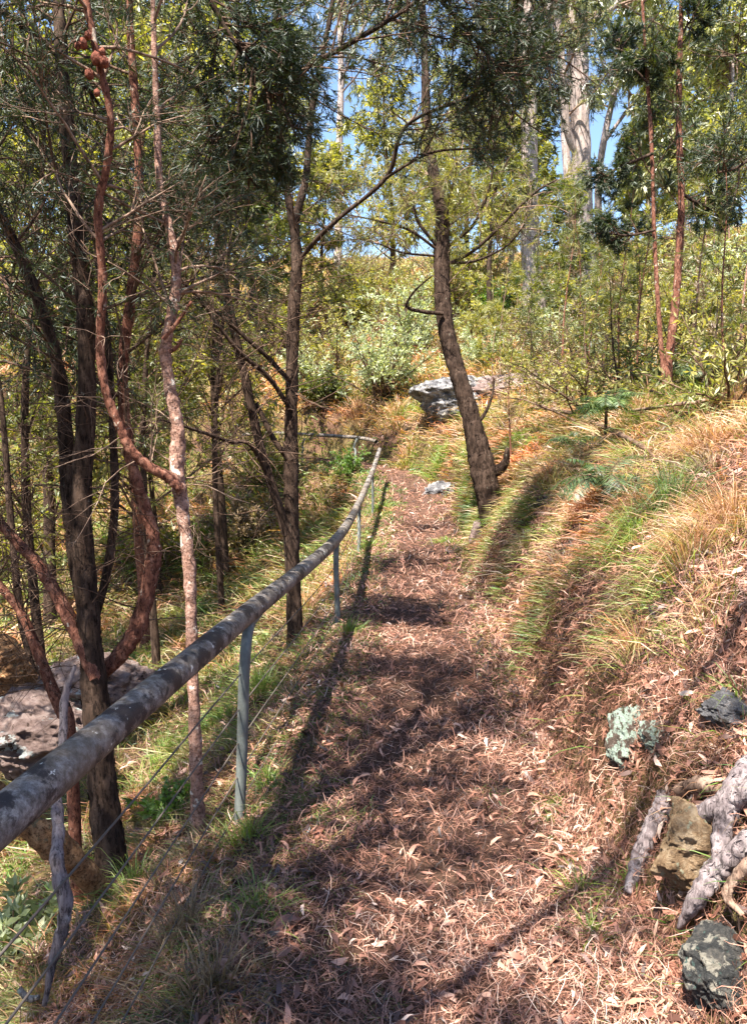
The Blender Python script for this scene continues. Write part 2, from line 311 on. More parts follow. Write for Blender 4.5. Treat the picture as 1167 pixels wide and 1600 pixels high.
# ------------------------------------------------------------------ ground and path
def axis(a, b, near0, near1, h, gr):
    v = list(np.arange(near0, near1, h)); s = h; x = v[-1]
    while x < b: s *= gr; x += s; v.append(x)
    s = h; x = near0; lo = []
    while x > a: s *= gr; x -= s; lo.append(x)
    return np.array(lo[::-1] + v)
gx = axis(-170, 170, -4, 5, .045, 1.035); gy = axis(-30, 240, 1, 13, .06, 1.025)
X, Y = np.meshgrid(gx, gy); Z = G(X, Y); u_, _ = pathuv(X, Y)
Z = Z - np.clip((.55 - np.abs(u_)) / .15, 0, 1) * .03
V = np.stack([X, Y, Z], -1).reshape(-1, 3); nx, ny = len(gx), len(gy); idx = np.arange(nx * ny).reshape(ny, nx)
Fq = np.stack([idx[:-1, :-1], idx[:-1, 1:], idx[1:, 1:], idx[1:, :-1]], -1).reshape(-1, 4)
ground = Geo().add(V, Fq).build('ground', M['ground']); tag(ground, 'leaf strewn bank and gully soil around the path', None, None, 'structure')
Q = crom(PP, 4); Q = Q[Q[:, 0] > -14]; D = norm(np.gradient(Q[:, :2], axis=0)); N = np.stack([D[:, 1], -D[:, 0]], 1)
ws = np.linspace(-1, 1, 21); pts = []
for k, (q, n_) in enumerate(zip(Q, N)):
    hw = .50 + .06 * math.sin(q[1] * 2.1) + .05 * math.sin(q[1] * 5.3 + 1)
    pts.append([(q[0] + n_[0] * w * hw, q[1] + n_[1] * w * hw) for w in ws])
pts = np.array(pts); pz = G(pts[..., 0], pts[..., 1]) + .012 - .06 * (np.abs(ws) > .97) - .0 
V = np.concatenate([pts, pz[..., None]], -1).reshape(-1, 3); idx = np.arange(len(Q) * 21).reshape(len(Q), 21)
Fq = np.stack([idx[:-1, :-1], idx[:-1, 1:], idx[1:, 1:], idx[1:, :-1]], -1).reshape(-1, 4)
path = Geo().add(V, Fq).build('path', M['path']); tag(path, 'narrow worn dirt walking path', None, None, 'structure')

def wedge(n, r0, r1, half=R(36), pw=1.0):
    """ground points spread so that they look evenly dense from the path"""
    r = r0 * (r1 / r0) ** (rng.random(n) ** pw); a = rng.uniform(-half, half, n); x, y = r * np.sin(a), r * np.cos(a) - .3
    return x, y, np.hypot(x, y)
# leaf litter
x, y, r = wedge(440000, 1.3, 19)
y2 = 1.6 * (9 / 1.6) ** rng.random(60000); x2 = np.interp(y2, PATH[:6, 1], PATH[:6, 0]) + rng.uniform(.58, 1.25, 60000); x, y = np.concatenate([x, x2]), np.concatenate([y, y2]); r = np.hypot(x, y)
u, _ = pathuv(x, y)
k = rng.random(len(x)) < np.clip(.92 + .35 * nz(x, y, 2.7, 4), .5, 1) * np.where(np.abs(u) < .5, .95, np.where(u > 0, np.clip(1.1 - (u - .5) * .2, .15, 1), np.clip(1 - (-u - .5) * .25, .12, 1))); x, y, r, u = x[k], y[k], r[k], u[k]
z = G(x, y); n = len(x); e = .05; gxn = (G(x + e, y) - z) / e; gyn = (G(x, y + e) - z) / e; nrm = norm(np.stack([-gxn, -gyn, np.ones(n)], 1))
d = rv(n); d = norm(d - nrm * (d * nrm).sum(-1, keepdims=True) + nrm * rng.normal(0, .26, (n, 1)))
isleaf = rng.random(n) < .15 + .10 * (np.abs(u) > .45); sz = np.clip(r / 4, .7, 3)
L = np.where(isleaf, .014 + .07 * rng.random(n) ** 2.6, rng.uniform(.03, .13, n)) * sz ** .4; w = np.where(isleaf, L * rng.uniform(.16, .34, n), .003 * sz)
c = np.clip(rng.beta(1.1, 1.3, n) + .14 * nz(x, y, 3, 2), 0, 1)
lg = Geo(); s = norm(np.cross(d, nrm) + rv(n) * .45); p = np.stack([x, y, z], 1) + nrm * rng.uniform(.004, .03, (n, 1)) * np.where(isleaf, 1, .8)[:, None]
m1 = p + d * L[:, None] * .3; m2 = p + d * L[:, None] * .7; cv = nrm * (L * rng.uniform(-.02, .14, n))[:, None]; ww = w[:, None] / 2
sd = np.where(rng.random(n) < .5, 1, -1)[:, None] * s * (L * .12)[:, None]
Vv = np.stack([p, m1 - s * ww + cv + sd, m1 + s * ww + cv + sd, m2 - s * ww * .8 + cv + sd, m2 + s * ww * .8 + cv + sd, p + d * L[:, None]], 1)
b = (np.arange(n) * 6)[:, None]; lg.add(Vv, b + [1, 2, 4, 3], np.repeat(c, 6)); lg.F.append(b + [0, 2, 1]); lg.F.append(b + [3, 4, 5])
tag(lg.build('leaf_litter', M['litter'], None, False), 'fallen leaves and needles strewn over path and bank', None, None, 'stuff')
# grass
x, y, r = wedge(560000, 1.5, 60, R(38))
y2 = 3.2 * (13 / 3.2) ** rng.random(40000); x2 = np.interp(y2, PATH[:6, 1], PATH[:6, 0]) + rng.uniform(.75, 1.5, 40000); x, y = np.concatenate([x, x2]), np.concatenate([y, y2]); r = np.hypot(x, y)
u, _ = pathuv(x, y); au = np.abs(u)
pat = nz(x, y, 1.4, 6) * .5 + .5; pat2 = nz(x, y, 3.7, 2) * .5 + .5
au = au + .12 * nz(x, y, 4.3, 9); dens = np.clip((au - .34) / .3, 0, 1) * np.where(u > 0, .35 + .65 * np.clip((au - .9) / 1.2, 0, 1), .45 + .5 * np.clip((au - .9), 0, 1)) * (.35 + .65 * (pat > .4))
dens += (r > 9) * (au > .5) * .5; cl = nz(x, y, 8.5, 3) + .6 * nz(x, y, 19, 7); dens *= np.where(r < 14, np.clip(.25 + r / 12, .3, 1), 1); dens *= np.where((u > .3) & (r < 3.6), .35, 1); dens *= np.where((u > .35) & (r < 3.1), .1, 1); dens += .4 * (u < -.3) * (u > -1.2) * (cl > -.4); dens *= np.where((u > .6) & (u < 3) & (r < 9), .6, 1); dens *= np.where(r < 14, np.clip(.25 + 1.1 * (cl + .5), .08, 1), 1); dens += .4 * (pat2 > .6) * (au > .25) * (cl > -.2); dens *= np.where((u > .2) & (r < 3.1), .12, 1)
k = rng.random(len(x)) < dens; x, y, r, u, pat, pat2 = x[k], y[k], r[k], u[k], pat[k], pat2[k]; n = len(x); au = np.abs(u)
z = G(x, y); gxn = (G(x + .1, y) - z) / .1; gyn = (G(x, y + .1) - z) / .1
up = norm(np.stack([-gxn * .5 + rng.normal(0, .55, n), -gyn * .5 + rng.normal(0, .55, n), np.ones(n)], 1))
cl = nz(x, y, 8.5, 3); ca = 3 * nz(x, y, 3.1, 8); ck = .16 * np.stack([np.cos(ca), np.sin(ca), 0 * ca], 1); up = norm(up + ck)
tall = np.clip((au - .6) / 1.5, 0, 1) * (.55 + .6 * (cl > 0)); L = rng.uniform(.04, .12, n) + tall * .36 * rng.random(n) ** 1.7 * np.clip(r / 6, .45, 1); L *= np.clip((r / 9), .9, 1.9)
bend = np.stack([-gxn * .6 + rng.normal(0, .7, n), -gyn * .6 + rng.normal(0, .7, n), -.5 - rng.random(n) * .5], 1) + ck * 1.3
bend /= np.maximum(1, np.linalg.norm(bend, axis=1, keepdims=True))
cb = np.where(u > 0, .66, .42) - .25 * (pat2 > .6) + .25 * (pat - .5) - .28 * (au < .95); c = np.clip(cb + rng.normal(0, .2, n) + .22 * cl, 0, 1)
tag((lambda q: (blades(q, np.stack([x, y, z - .01], 1), up, L, .0036 * rng.uniform(.5, 1.6, n) * np.clip(r / 3, .75, 9), bend, c), q)[1])(Geo()).build('grass', M['grass'], None, False), 'dry and green grass covering bank and hillside', None, None, 'stuff')

# ------------------------------------------------------------------ handrail
def sweep(pts, r, n=10, sides=20, a=.5, lump=0.0):
    q = Geo(); limb(q, pts, [r] * len(pts) if np.isscalar(r) else r, n, sides, lump); return q
p1, p2, p3, p4 = at(378, 966, 3.2), at(526, 842, 6.5), at(561, 785, 10.3), at(583, 733, 13.6)
back = p1 + (p1 - p2) * 1.1; back2 = p1 + (p1 - p2) * .55; end = at(593, 702, 15.2)
fence = empty('handrail', (p1[0], p1[1], g(p1[0], p1[1])), 'long lichen spotted pipe handrail on grey posts along the left edge of the path', 'handrail')
sweep([back, back2, p1, p2, p3, p4, end], [.044, .045, .046, .047, .046, .044, .04], 14, 24, lump=.02).build('rail', M['rail'], fence)
dirn = norm(p2 - p1)
def post(top, base_px, dd, par, name='post', r=.0245, lean=.28):
    bx, by = base_px; b_ = at(bx, by, dd); b_[2] = min(b_[2], g(b_[0], b_[1])) - .15
    t1 = top - dirn * lean; t1 = t1 + np.array([0, 0, -.18]); k_ = b_ + (t1 - b_) * .98
    return sweep([b_, b_ + (t1 - b_) * .5 + np.array([.004, 0, 0]), t1 + np.array([0, 0, -.06]), t1 + (top - t1) * .35 + np.array([0, 0, .045]), top - np.array([0, 0, .04])], r, 8, 16).build(name, M['post'], par)
tops = [at(402, 945, 3.45), p2 + dirn * .05, p3 + dirn * .1, p4]
bases = [(370, 1312, 3.2), (528, 1003, 6.35), (560, 857, 10.2), (582, 803, 13.5)]
attach = []
for tp, bs_ in zip(tops, bases):
    post(tp, bs_[:2], bs_[2], fence, lean=.26 if tp is tops[0] else .1)
    B_ = at(*bs_); attach.append((B_, B_ + (tp - dirn * .12 - B_) * .9))
for k in range(5):
    f = .16 + .17 * k; pl = [a_ + (t_ - a_) * f for a_, t_ in attach]
    pr = pl[0] + (pl[0] - pl[1]) * 1.05; P_ = [pr, (pr + pl[0]) / 2 + np.array([0, 0, -.015])] + pl
    sweep(P_, .0034, 6, 6).build('wire', M['wire'], fence)
f2 = at(548, 700, 17.2)
fence2 = empty('handrail', (f2[0], f2[1], g(f2[0], f2[1])), 'short far handrail curving left round the bend behind the long one', 'handrail')
sweep([at(588, 690, 16.2), at(572, 686, 16.8), at(548, 683, 17.4), at(500, 680, 18.0), at(440, 677, 18.8), at(380, 679, 19.6)], .04, 10, 12).build('rail', M['rail'], fence2)
for px_, dd in ((552, 17.0), (470, 18.5)):
    tp = at(px_ + 6, 685, dd + .05); b_ = at(px_, 760, dd - .05); b_[2] = g(b_[0], b_[1]) - .1
    sweep([b_, b_ + (tp - b_) * .6, tp + np.array([-.07, 0, -.2]), tp], .028, 6, 10).build('post', M['post'], fence2)

# ------------------------------------------------------------------ trees
def crown_from(src, par, tw, n1, L1, n2, L2, nq, ql, qw, leafm, twm, lift=.2, grav=.0, droop=.1, tri=True, ang=.7, t0=.05, wander=.3, r0=.008, dead=0):
    """src: list of (polyline, n) arrays to sprout from; builds 'branches' and 'crown'"""
    gt, gl = Geo(), Geo()
    A_ = np.vstack([kids(s_[None], m_, a_, b_, 1.0, *L1, K=7, wander=.2, grav=grav, lift=lift) for s_, m_, a_, b_ in src])
    B_ = kids(A_, n1, .15, .98, .75, *L2, K=5, wander=wander, grav=grav * .5)
    tubes(gt, A_, taper(A_, r0, r0 * .3), 5); tubes(gt, B_, taper(B_, r0 * .4, r0 * .18), 3)
    C_ = kids(B_, n2, .1, 1, .7, L2[0] * .35, L2[1] * .5, K=4, wander=wander) if n2 else B_
    if n2: tubes(gt, C_, taper(C_, r0 * .22, r0 * .12), 3)
    quill(gl, C_, nq, ql, qw, ang, droop, t0, tri); quill(gl, B_, nq // 2, ql, qw, ang, droop, .3, tri)
    gt.build('branches', twm, par); gl.build('crown', leafm, par, False); return A_, B_
def deadtwigs(src, par, n, L, mat, r0=.004, name='dead_twigs', lift=0., sub=2):
    q = Geo(); A_ = np.vstack([kids(s_[None], n, a_, b_, 1.3, *L, K=7, wander=.32, lift=lift) for s_, a_, b_ in src]); tubes(q, A_, taper(A_, r0, r0 * .35), 4)
    B_ = kids(A_, sub + 1, .2, .95, .8, L[0] * .3, L[1] * .5, K=5, wander=.35); tubes(q, B_, taper(B_, r0 * .45, r0 * .2), 3)
    B_ = kids(B_, sub, .2, .95, .8, L[0] * .15, L[1] * .25, K=4, wander=.35); tubes(q, B_, taper(B_, r0 * .25, r0 * .15), 3)
    q.build(name, mat, par); return A_
def px(pts, d0, d1=None):
    """traced trunk: (px,py[,depth]) -> world, depth runs from d0 to d1"""
    d1 = d0 if d1 is None else d1; n = len(pts); return np.array([at(p[0], p[1], p[2] if len(p) > 2 else d0 + (d1 - d0) * i / (n - 1)) for i, p in enumerate(pts)])
def root_in(P): return np.vstack([[P[0][0], P[0][1], min(g(P[0][0], P[0][1]), P[0][2]) - .25], P])
def wpx(ws, d): return [w_ / 2 / F0 * d for w_ in ws]
def lin(a, b, n): return list(np.linspace(a, b, n))

# T1 dark multi-stemmed tree behind the near rail
t1p = px([(178, 1375), (165, 1270), (152, 1120), (140, 980), (128, 800), (136, 620), (134, 490), (122, 385), (110, 255), (98, 100), (92, 0), (85, -150)], 3.5, 3.9)
T = empty('tree', (t1p[0][0], t1p[0][1], g(t1p[0][0], t1p[0][1])), 'dark multi-stemmed tree with thick curved limbs behind the near end of the rail', 'tree')
q = Geo(); m_ = root_in(t1p); s1 = limb(q, m_, wpx([56, 52, 46, 42, 36, 32, 28, 26, 24, 22, 20, 17, 12], 3.6), 14, 18, .09, 1800); q.build('trunk', M['bark_dark'], T)
lim1 = []
for pts, ws, d in (([(150, 1060), (120, 990), (98, 945), (75, 905), (52, 872), (25, 845), (-10, 800), (-60, 700)], (20, 23, 22, 20, 18, 17, 15, 11), 3.55),
                   ([(155, 1060), (190, 1020), (215, 980), (236, 900), (241, 845), (222, 780), (200, 690), (192, 580), (205, 465), (218, 330), (214, 200), (205, 60), (200, -80)], (18, 27, 27, 25, 22, 20, 18, 17, 16, 15, 13, 12, 9), 3.7),
                   ([(142, 990), (122, 880), (110, 780), (102, 670), (88, 560), (50, 440), (0, 330), (-60, 200)], (20, 28, 26, 24, 20, 18, 14, 10), 3.8),
                   ([(152, 960), (170, 880), (180, 780), (175, 640), (168, 520), (150, 400)], (12, 14, 13, 12, 10, 6), 4.0)):
    q = Geo(); P_ = px(pts, d, d + .3); lim1.append(limb(q, P_, wpx(ws, d), 12, 12, .12, 700)); q.build('limb', M['bark_red' if ws[1] == 23 or ws[1] == 27 else 'bark_dark'], T)
deadtwigs([(s1[:, :3], .35, .8)] + [(l[:, :3], .15, .9) for l in lim1], T, 30, (.25, .9), M['twig'], .0035)
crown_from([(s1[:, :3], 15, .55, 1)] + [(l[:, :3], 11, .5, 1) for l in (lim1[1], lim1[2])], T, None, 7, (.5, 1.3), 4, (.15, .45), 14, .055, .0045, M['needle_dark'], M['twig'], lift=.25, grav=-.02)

# T2 slender pink tree at the first post
t2p = px([(311, 1305), (308, 1240), (304, 1120), (300, 1000), (297, 900), (286, 800), (277, 735), (278, 670), (265, 600), (259, 545), (271, 480), (275, 420), (263, 350), (250, 290), (246, 200), (241, 60), (238, -60)], 3.45, 3.6)
T = empty('tree', (t2p[0][0], t2p[0][1], g(t2p[0][0], t2p[0][1])), 'slender pinkish tree that forks beside the first rail post', 'tree')
q = Geo(); s2 = limb(q, root_in(t2p), wpx([26, 25, 22, 19, 18, 19, 20, 24, 21, 18, 18, 17, 15, 14, 11, 10, 8, 6], 3.5), 14, 14, .13, 900); q.build('trunk', M['bark_pink'], T)
q = Geo(); l2 = limb(q, px([(283, 765), (262, 745), (232, 728), (203, 700), (186, 662), (166, 612), (157, 540), (161, 440), (154, 330), (168, 255), (173, 180), (155, 100), (135, 0), (120, -100)], 3.45, 3.2), wpx([15, 17, 15, 15, 14, 13, 13, 12, 12, 11, 10, 10, 9, 6], 3.4), 14, 14, .13, 700); l2o = q.build('limb', M['bark_red'], T)
for a_, b_ in (((265, 550), (285, 530)), ((255, 530), (300, 470))):
    q = Geo(); limb(q, px([a_, ((a_[0] + b_[0]) / 2, (a_[1] + b_[1]) / 2 + 4), b_], 3.45), [.01, .009, .006], 4, 8); q.build('stub', M['bark_red'], T)
q = Geo()
for cx_, cy_, rr_ in ((152, 92, .022), (163, 97, .019), (140, 116, .017), (130, 68, .018), (122, 72, .013), (152, 145, .013), (160, 82, .014), (138, 55, .014)):
    c0 = at(cx_, cy_, 3.2); bm = bmesh.new(); bmesh.ops.create_icosphere(bm, subdivisions=3, radius=rr_)
    vv = np.array([v.co[:] for v in bm.verts]); vv = vv * (1 + .22 * np.sin(vv[:, :1] * 330) * np.sin(vv[:, 1:2] * 310) * np.sin(vv[:, 2:] * 300 + 1)) * np.array([1, 1, 1.25])
    q = Geo().add(vv + c0, [[v.index for v in f.verts] for f in bm.faces]); q.build('cone', M['cone'], l2o); bm.free()
deadtwigs([(s2[:, :3], .3, .8), (l2[:, :3], .1, .8)], T, 20, (.2, .6), M['twig_pale'], .003)
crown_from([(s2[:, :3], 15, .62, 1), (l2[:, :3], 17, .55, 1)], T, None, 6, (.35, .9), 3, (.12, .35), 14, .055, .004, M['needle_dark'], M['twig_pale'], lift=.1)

# T3 slender dark tree beside the rail in the middle distance
t3p = px([(461, 985), (456, 850), (455, 760), (455, 668), (458, 514), (464, 411), (461, 350), (478, 278), (486, 180), (506, 77), (520, 0), (530, -120)], 7.0, 7.2)
T = empty('tree', (t3p[0][0], t3p[0][1], g(t3p[0][0], t3p[0][1])), 'slim dark upright tree by the second rail post with a branch over the path', 'tree')
q = Geo(); s3 = limb(q, root_in(t3p), wpx([28, 26, 24, 24, 21, 19, 18, 14, 11, 10, 8, 7, 5], 7), 12, 14, .1, 900); q.build('trunk', M['bark_dark'], T)
lim3 = []
for pts, ws, d0, d1 in (([(460, 365), (447, 288), (437, 221), (434, 103), (431, 40), (428, -60)], (12, 11, 10, 8, 7, 5), 7.1, 7.1),
                   ([(448, 835), (432, 781), (406, 694), (383, 591), (360, 488), (342, 385), (336, 300), (330, 200)], (16, 16, 14, 14, 13, 11, 8, 6), 7.0, 6.7),
                   ([(465, 411), (494, 375), (532, 339), (603, 278), (625, 213), (656, 182), (748, 145), (795, 108), (860, 80)], (8, 8, 7, 7, 6, 5, 5, 4, 3), 7.1, 5.8),
                   ([(603, 278), (640, 255), (680, 237), (740, 232)], (5, 4, 4, 2), 6.2, 5.9),
                   ([(452, 595), (420, 560), (380, 524), (330, 480), (288, 442), (250, 380)], (8, 8, 7, 6, 5, 3), 7, 6.4),
                   ([(454, 640), (420, 590), (370, 545), (308, 463), (270, 430)], (8, 8, 7, 5, 3), 7, 6.2),
                   ([(455, 720), (430, 690), (410, 650), (400, 630)], (10, 9, 8, 7), 7, 7),
                   ([(440, 790), (395, 700), (360, 690), (300, 670), (250, 655)], (7, 7, 6, 5, 3), 7, 6),
                   ([(340, 205), (372, 190), (420, 150), (480, 105), (560, 60), (640, 10), (700, -40)], (8, 9, 9, 8, 7, 6, 5), 5.6, 5.0),
                   ([(372, 190), (376, 120), (372, 40), (376, -60)], (7, 6, 5, 4), 5.5, 5.3)):
    q = Geo(); lim3.append(limb(q, px(pts, d0, d1), wpx(ws, (d0 + d1) / 2), 9, 8, .1)); q.build('limb', M['bark_dark'], T)
# join the upper overhanging limb to the left stem
q = Geo(); limb(q, px([(342, 385), (338, 300), (335, 250), (340, 205)], 6.8, 5.6), wpx([9, 8, 8, 8], 6.2), 6, 8); q.build('limb', M['bark_dark'], T)
deadtwigs([(s3[:, :3], .3, .6)] + [(l[:, :3], .1, .9) for l in (lim3[1], lim3[4], lim3[5], lim3[7])], T, 34, (.3, 1.2), M['twig'], .005)
crown_from([(s3[:, :3], 10, .55, 1), (lim3[0][:, :3], 10, .2, 1), (lim3[1][:, :3], 8, .5, 1), (lim3[2][:, :3], 17, .45, 1), (lim3[3][:, :3], 4, .3, 1), (lim3[8][:, :3], 22, .15, 1), (lim3[9][:, :3], 9, .1, 1)], T, None, 6, (.4, 1.0), 4, (.15, .45), 13, .06, .006, M['needle_dark'], M['twig'], lift=.1)

# T4 leaning tree on the bank
t4p = px([(778, 850), (766, 790), (752, 725), (735, 650), (714, 580), (698, 520), (691, 460), (690, 390), (690, 330), (677, 270), (667, 200), (664, 100), (660, 0), (656, -120)], 9.8, 10.6)
T = empty('tree', (t4p[0][0], t4p[0][1], g(t4p[0][0], t4p[0][1])), 'rough barked tree leaning left over the path from the foot of the bank', 'tree')
q = Geo(); s4 = limb(q, root_in(t4p), wpx([46, 42, 38, 38, 28, 26, 25, 25, 24, 20, 17, 15, 12, 9, 5], 10), 14, 20, .09, 3500); q.build('trunk', M['bark_dark'], T)
q = Geo(); limb(q, px([(752, 735), (775, 735), (788, 725), (793, 700)], 10, 9.9), wpx([22, 19, 13, 6], 10), 8, 14, .18, 300); q.build('stump', M['bark_dark'], T)
lim4 = []
for pts, ws, d0, d1 in (([(692, 490), (660, 487), (636, 480), (640, 465), (652, 450), (676, 430)], (7, 6, 5, 4, 3, 2), 10, 9.6),
                   ([(735, 670), (755, 650), (768, 620), (772, 590)], (7, 6, 4, 3), 10, 10),
                   ([(700, 412), (735, 395), (775, 360), (830, 305), (870, 280)], (6, 5, 5, 4, 2), 10.2, 9.6),
                   ([(700, 385), (740, 350), (765, 290), (772, 230), (778, 170)], (5, 5, 4, 3, 2), 10.2, 9.8),
                   ([(698, 410), (740, 408), (790, 385), (820, 350)], (4, 4, 3, 2), 10.2, 9.7),
                   ([(683, 385), (655, 350), (648, 330), (645, 300)], (6, 5, 4, 3), 10.2, 10),
                   ([(683, 390), (640, 360), (590, 345), (540, 335)], (5, 4, 3, 2), 10.2, 9.7),
                   ([(680, 400), (630, 395), (590, 380)], (4, 3, 2), 10.2, 9.7),
                   ([(693, 360), (702, 310), (712, 260), (705, 200)], (5, 4, 3, 2), 10.2, 10)):
    q = Geo(); lim4.append(limb(q, px(pts, d0, d1), wpx(ws, 10), 7, 7, .05)); q.build('limb', M['bark_dark'], T)
q = Geo(); l_ = deadtwigs([(l[:, :3], .3, 1) for l in lim4], T, 7, (.3, .9), M['twig'], .005)
crown_from([(s4[:, :3], 34, .5, 1)] + [(l[:, :3], 6, .3, 1) for l in lim4[2:]], T, None, 6, (.4, 1.2), 3, (.2, .5), 11, .11, .007, M['needle_gold'], M['twig_pale'], lift=.3, ang=.5)

# T5 red sapling pair on the right bank
b5, d5 = hit(1040, 640)
t5 = px([(1041, 645), (1044, 570), (1054, 480), (1060, 400), (1064, 300), (1060, 200), (1061, 100), (1064, 0), (1068, -120)], d5, d5)
T = empty('tree', (b5[0], b5[1], b5[2]), 'young red stemmed tree with twin stems on the right bank', 'tree')
q = Geo(); s5 = limb(q, root_in(t5), wpx([17, 15, 13, 12, 11, 10, 9, 8, 6, 5], d5), 12, 10, .12, 300); q.build('trunk', M['bark_red'], T)
q = Geo(); s5b = limb(q, px([(1040, 615), (1034, 560), (1027, 470), (1021, 350), (1017, 220), (1009, 100), (1003, 0), (1000, -100)], d5, d5 + .1), wpx([9, 8, 7, 6, 6, 5, 4, 3], d5), 8, 8, .06); q.build('stem', M['bark_red'], T)
l5 = []
for pts, ws in (([(1019, 240), (995, 250), (965, 262), (940, 285)], (5, 5, 4, 2)), ([(1062, 300), (1085, 315), (1110, 325), (1130, 330)], (5, 5, 4, 2)), ([(1060, 130), (1040, 105), (1020, 100)], (4, 3, 2)), ([(1062, 230), (1100, 245), (1150, 262)], (4, 3, 2)), ([(1022, 360), (980, 368), (940, 362)], (4, 3, 2)), ([(1012, 130), (985, 100), (965, 60)], (4, 3, 2)), ([(1062, 60), (1080, 30), (1110, 10)], (4, 3, 2))):
    q = Geo(); l5.append(limb(q, px(pts, d5), wpx(ws, d5), 6, 7)); q.build('limb', M['bark_dark'], T)
crown_from([(l[:, :3], 12, .25, 1) for l in l5], T, None, 6, (.12, .4), 4, (.06, .2), 13, .07, .009, M['needle_dark'], M['twig'], lift=0)
crown_from([(s5[:, :3], 5, .4, .7), (s5b[:, :3], 5, .45, .7)], T, None, 6, (.4, .9), 4, (.12, .35), 13, .08, .009, M['needle_dark'], M['twig'], lift=.1, ang=.5)
crown_from([(s5[:, :3], 14, .6, 1), (s5b[:, :3], 12, .65, 1)], T, None, 6, (.3, .8), 3, (.12, .3), 11, .08, .008, M['needle_mid'], M['twig'], lift=.2, ang=.5)

# generic tree for everything farther off
def tree(base, h, rad, label, leafm, barkm, lean=(0, 0), crown0=.25, spread=.3, nl=26, n1=6, n2=3, nq=12, ql=.12, qw=.03, tri=False, droop=.3, name='tree', group=None, cat='tree', lift=.35, grav=0., sides=9, ang=.7):
    x_, y_ = base; z_ = g(x_, y_); T_ = empty(name, (x_, y_, z_), label, cat, group)
    P_ = np.array([(x_ + lean[0] * f + .04 * h * math.sin(f * 5 + x_) * f, y_ + lean[1] * f, z_ - .3 + (h + .3) * f) for f in np.linspace(0, 1, 8)])
    q_ = Geo(); s_ = limb(q_, P_, lin(rad, rad * .18, 8), 6, sides, .06); q_.build('trunk', barkm, T_)
    crown_from([(s_[:, :3], nl, crown0, 1)], T_, None, n1, (h * spread * .5, h * spread), n2, (h * spread * .2, h * spread * .45), nq, ql, qw, leafm, M['twig'], lift=lift, grav=grav, droop=droop, tri=tri, r0=rad * .22, ang=ang); return T_
def tree_px(pxx, Yd, h, rad, label, *a, **k): p_ = at(pxx, 600, Yd); return tree((p_[0], p_[1]), h, rad, label, *a, **k)
def eucalypt(basepx, Yd, pts, ws, label, limbs=()):
    P_ = px(pts, Yd); T_ = empty('gum_tree', (P_[0][0], P_[0][1], g(P_[0][0], P_[0][1])), label, 'gum tree', 'gum trees on the hill')
    q_ = Geo(); s_ = limb(q_, root_in(P_), wpx([ws[0]] + list(ws), Yd), 12, 20, .05, 500); q_.build('trunk', M['bark_gum'], T_); LL = []
    for lp, lw in limbs: q_ = Geo(); LL.append(limb(q_, px(lp, Yd, Yd - 1), wpx(lw, Yd), 7, 8, .05)); q_.build('limb', M['bark_gum'], T_)
    crown_from([(s_[:, :3], 12, .6, 1)] + [(l[:, :3], 10, .3, 1) for l in LL], T_, None, 5, (2, 4), 4, (.8, 1.8), 12, .26, .05, M['gumleaf'], M['twig_pale'], lift=.1, droop=.8, tri=False, r0=.05, ang=1.0); return T_
eucalypt(0, 30, [(912, 420), (910, 330), (906, 200), (902, 100), (898, 0), (890, -120), (885, -300)], (34, 30, 28, 30, 32, 26, 16), 'tall pale barked gum tree with clean straight trunk against the blue sky', [([(905, 250), (885, 200), (880, 120), (870, 20), (860, -80)], (12, 12, 11, 10, 6)), ([(903, 40), (960, 10), (1000, -60), (1060, -120)], (8, 8, 6, 5))])
eucalypt(0, 25, [(836, 495), (832, 440), (828, 380), (826, 200), (824, 50), (822, -100), (822, -300)], (36, 31, 28, 24, 22, 18, 12), 'thick fissured gum trunk standing right behind the leaning tree', [([(826, 120), (850, 60), (862, -20), (870, -120)], (10, 9, 8, 6))])
eucalypt(0, 38, [(528, 440), (529, 330), (531, 200), (533, 120), (531, 0), (530, -150)], (12, 11, 10, 9, 8, 5), 'thin far gum tree with a straight stem in the blue gap', [([(532, 130), (560, 60), (600, -20)], (5, 4, 3))])
eucalypt(0, 36, [(940, 400), (934, 330), (938, 250), (958, 150), (985, 60), (1000, -80)], (12, 11, 10, 9, 8, 4), 'crooked gum tree leaning right beside the tall pale gum', [([(958, 150), (930, 60), (925, -20)], (5, 4, 3)), ([(945, 220), (985, 165), (1015, 130)], (6, 5, 3))])
eucalypt(0, 40, [(895, 420), (888, 300), (882, 200), (876, 60), (880, -100)], (14, 13, 12, 10, 7), 'slim gum tree half hidden behind the tall pale gum')

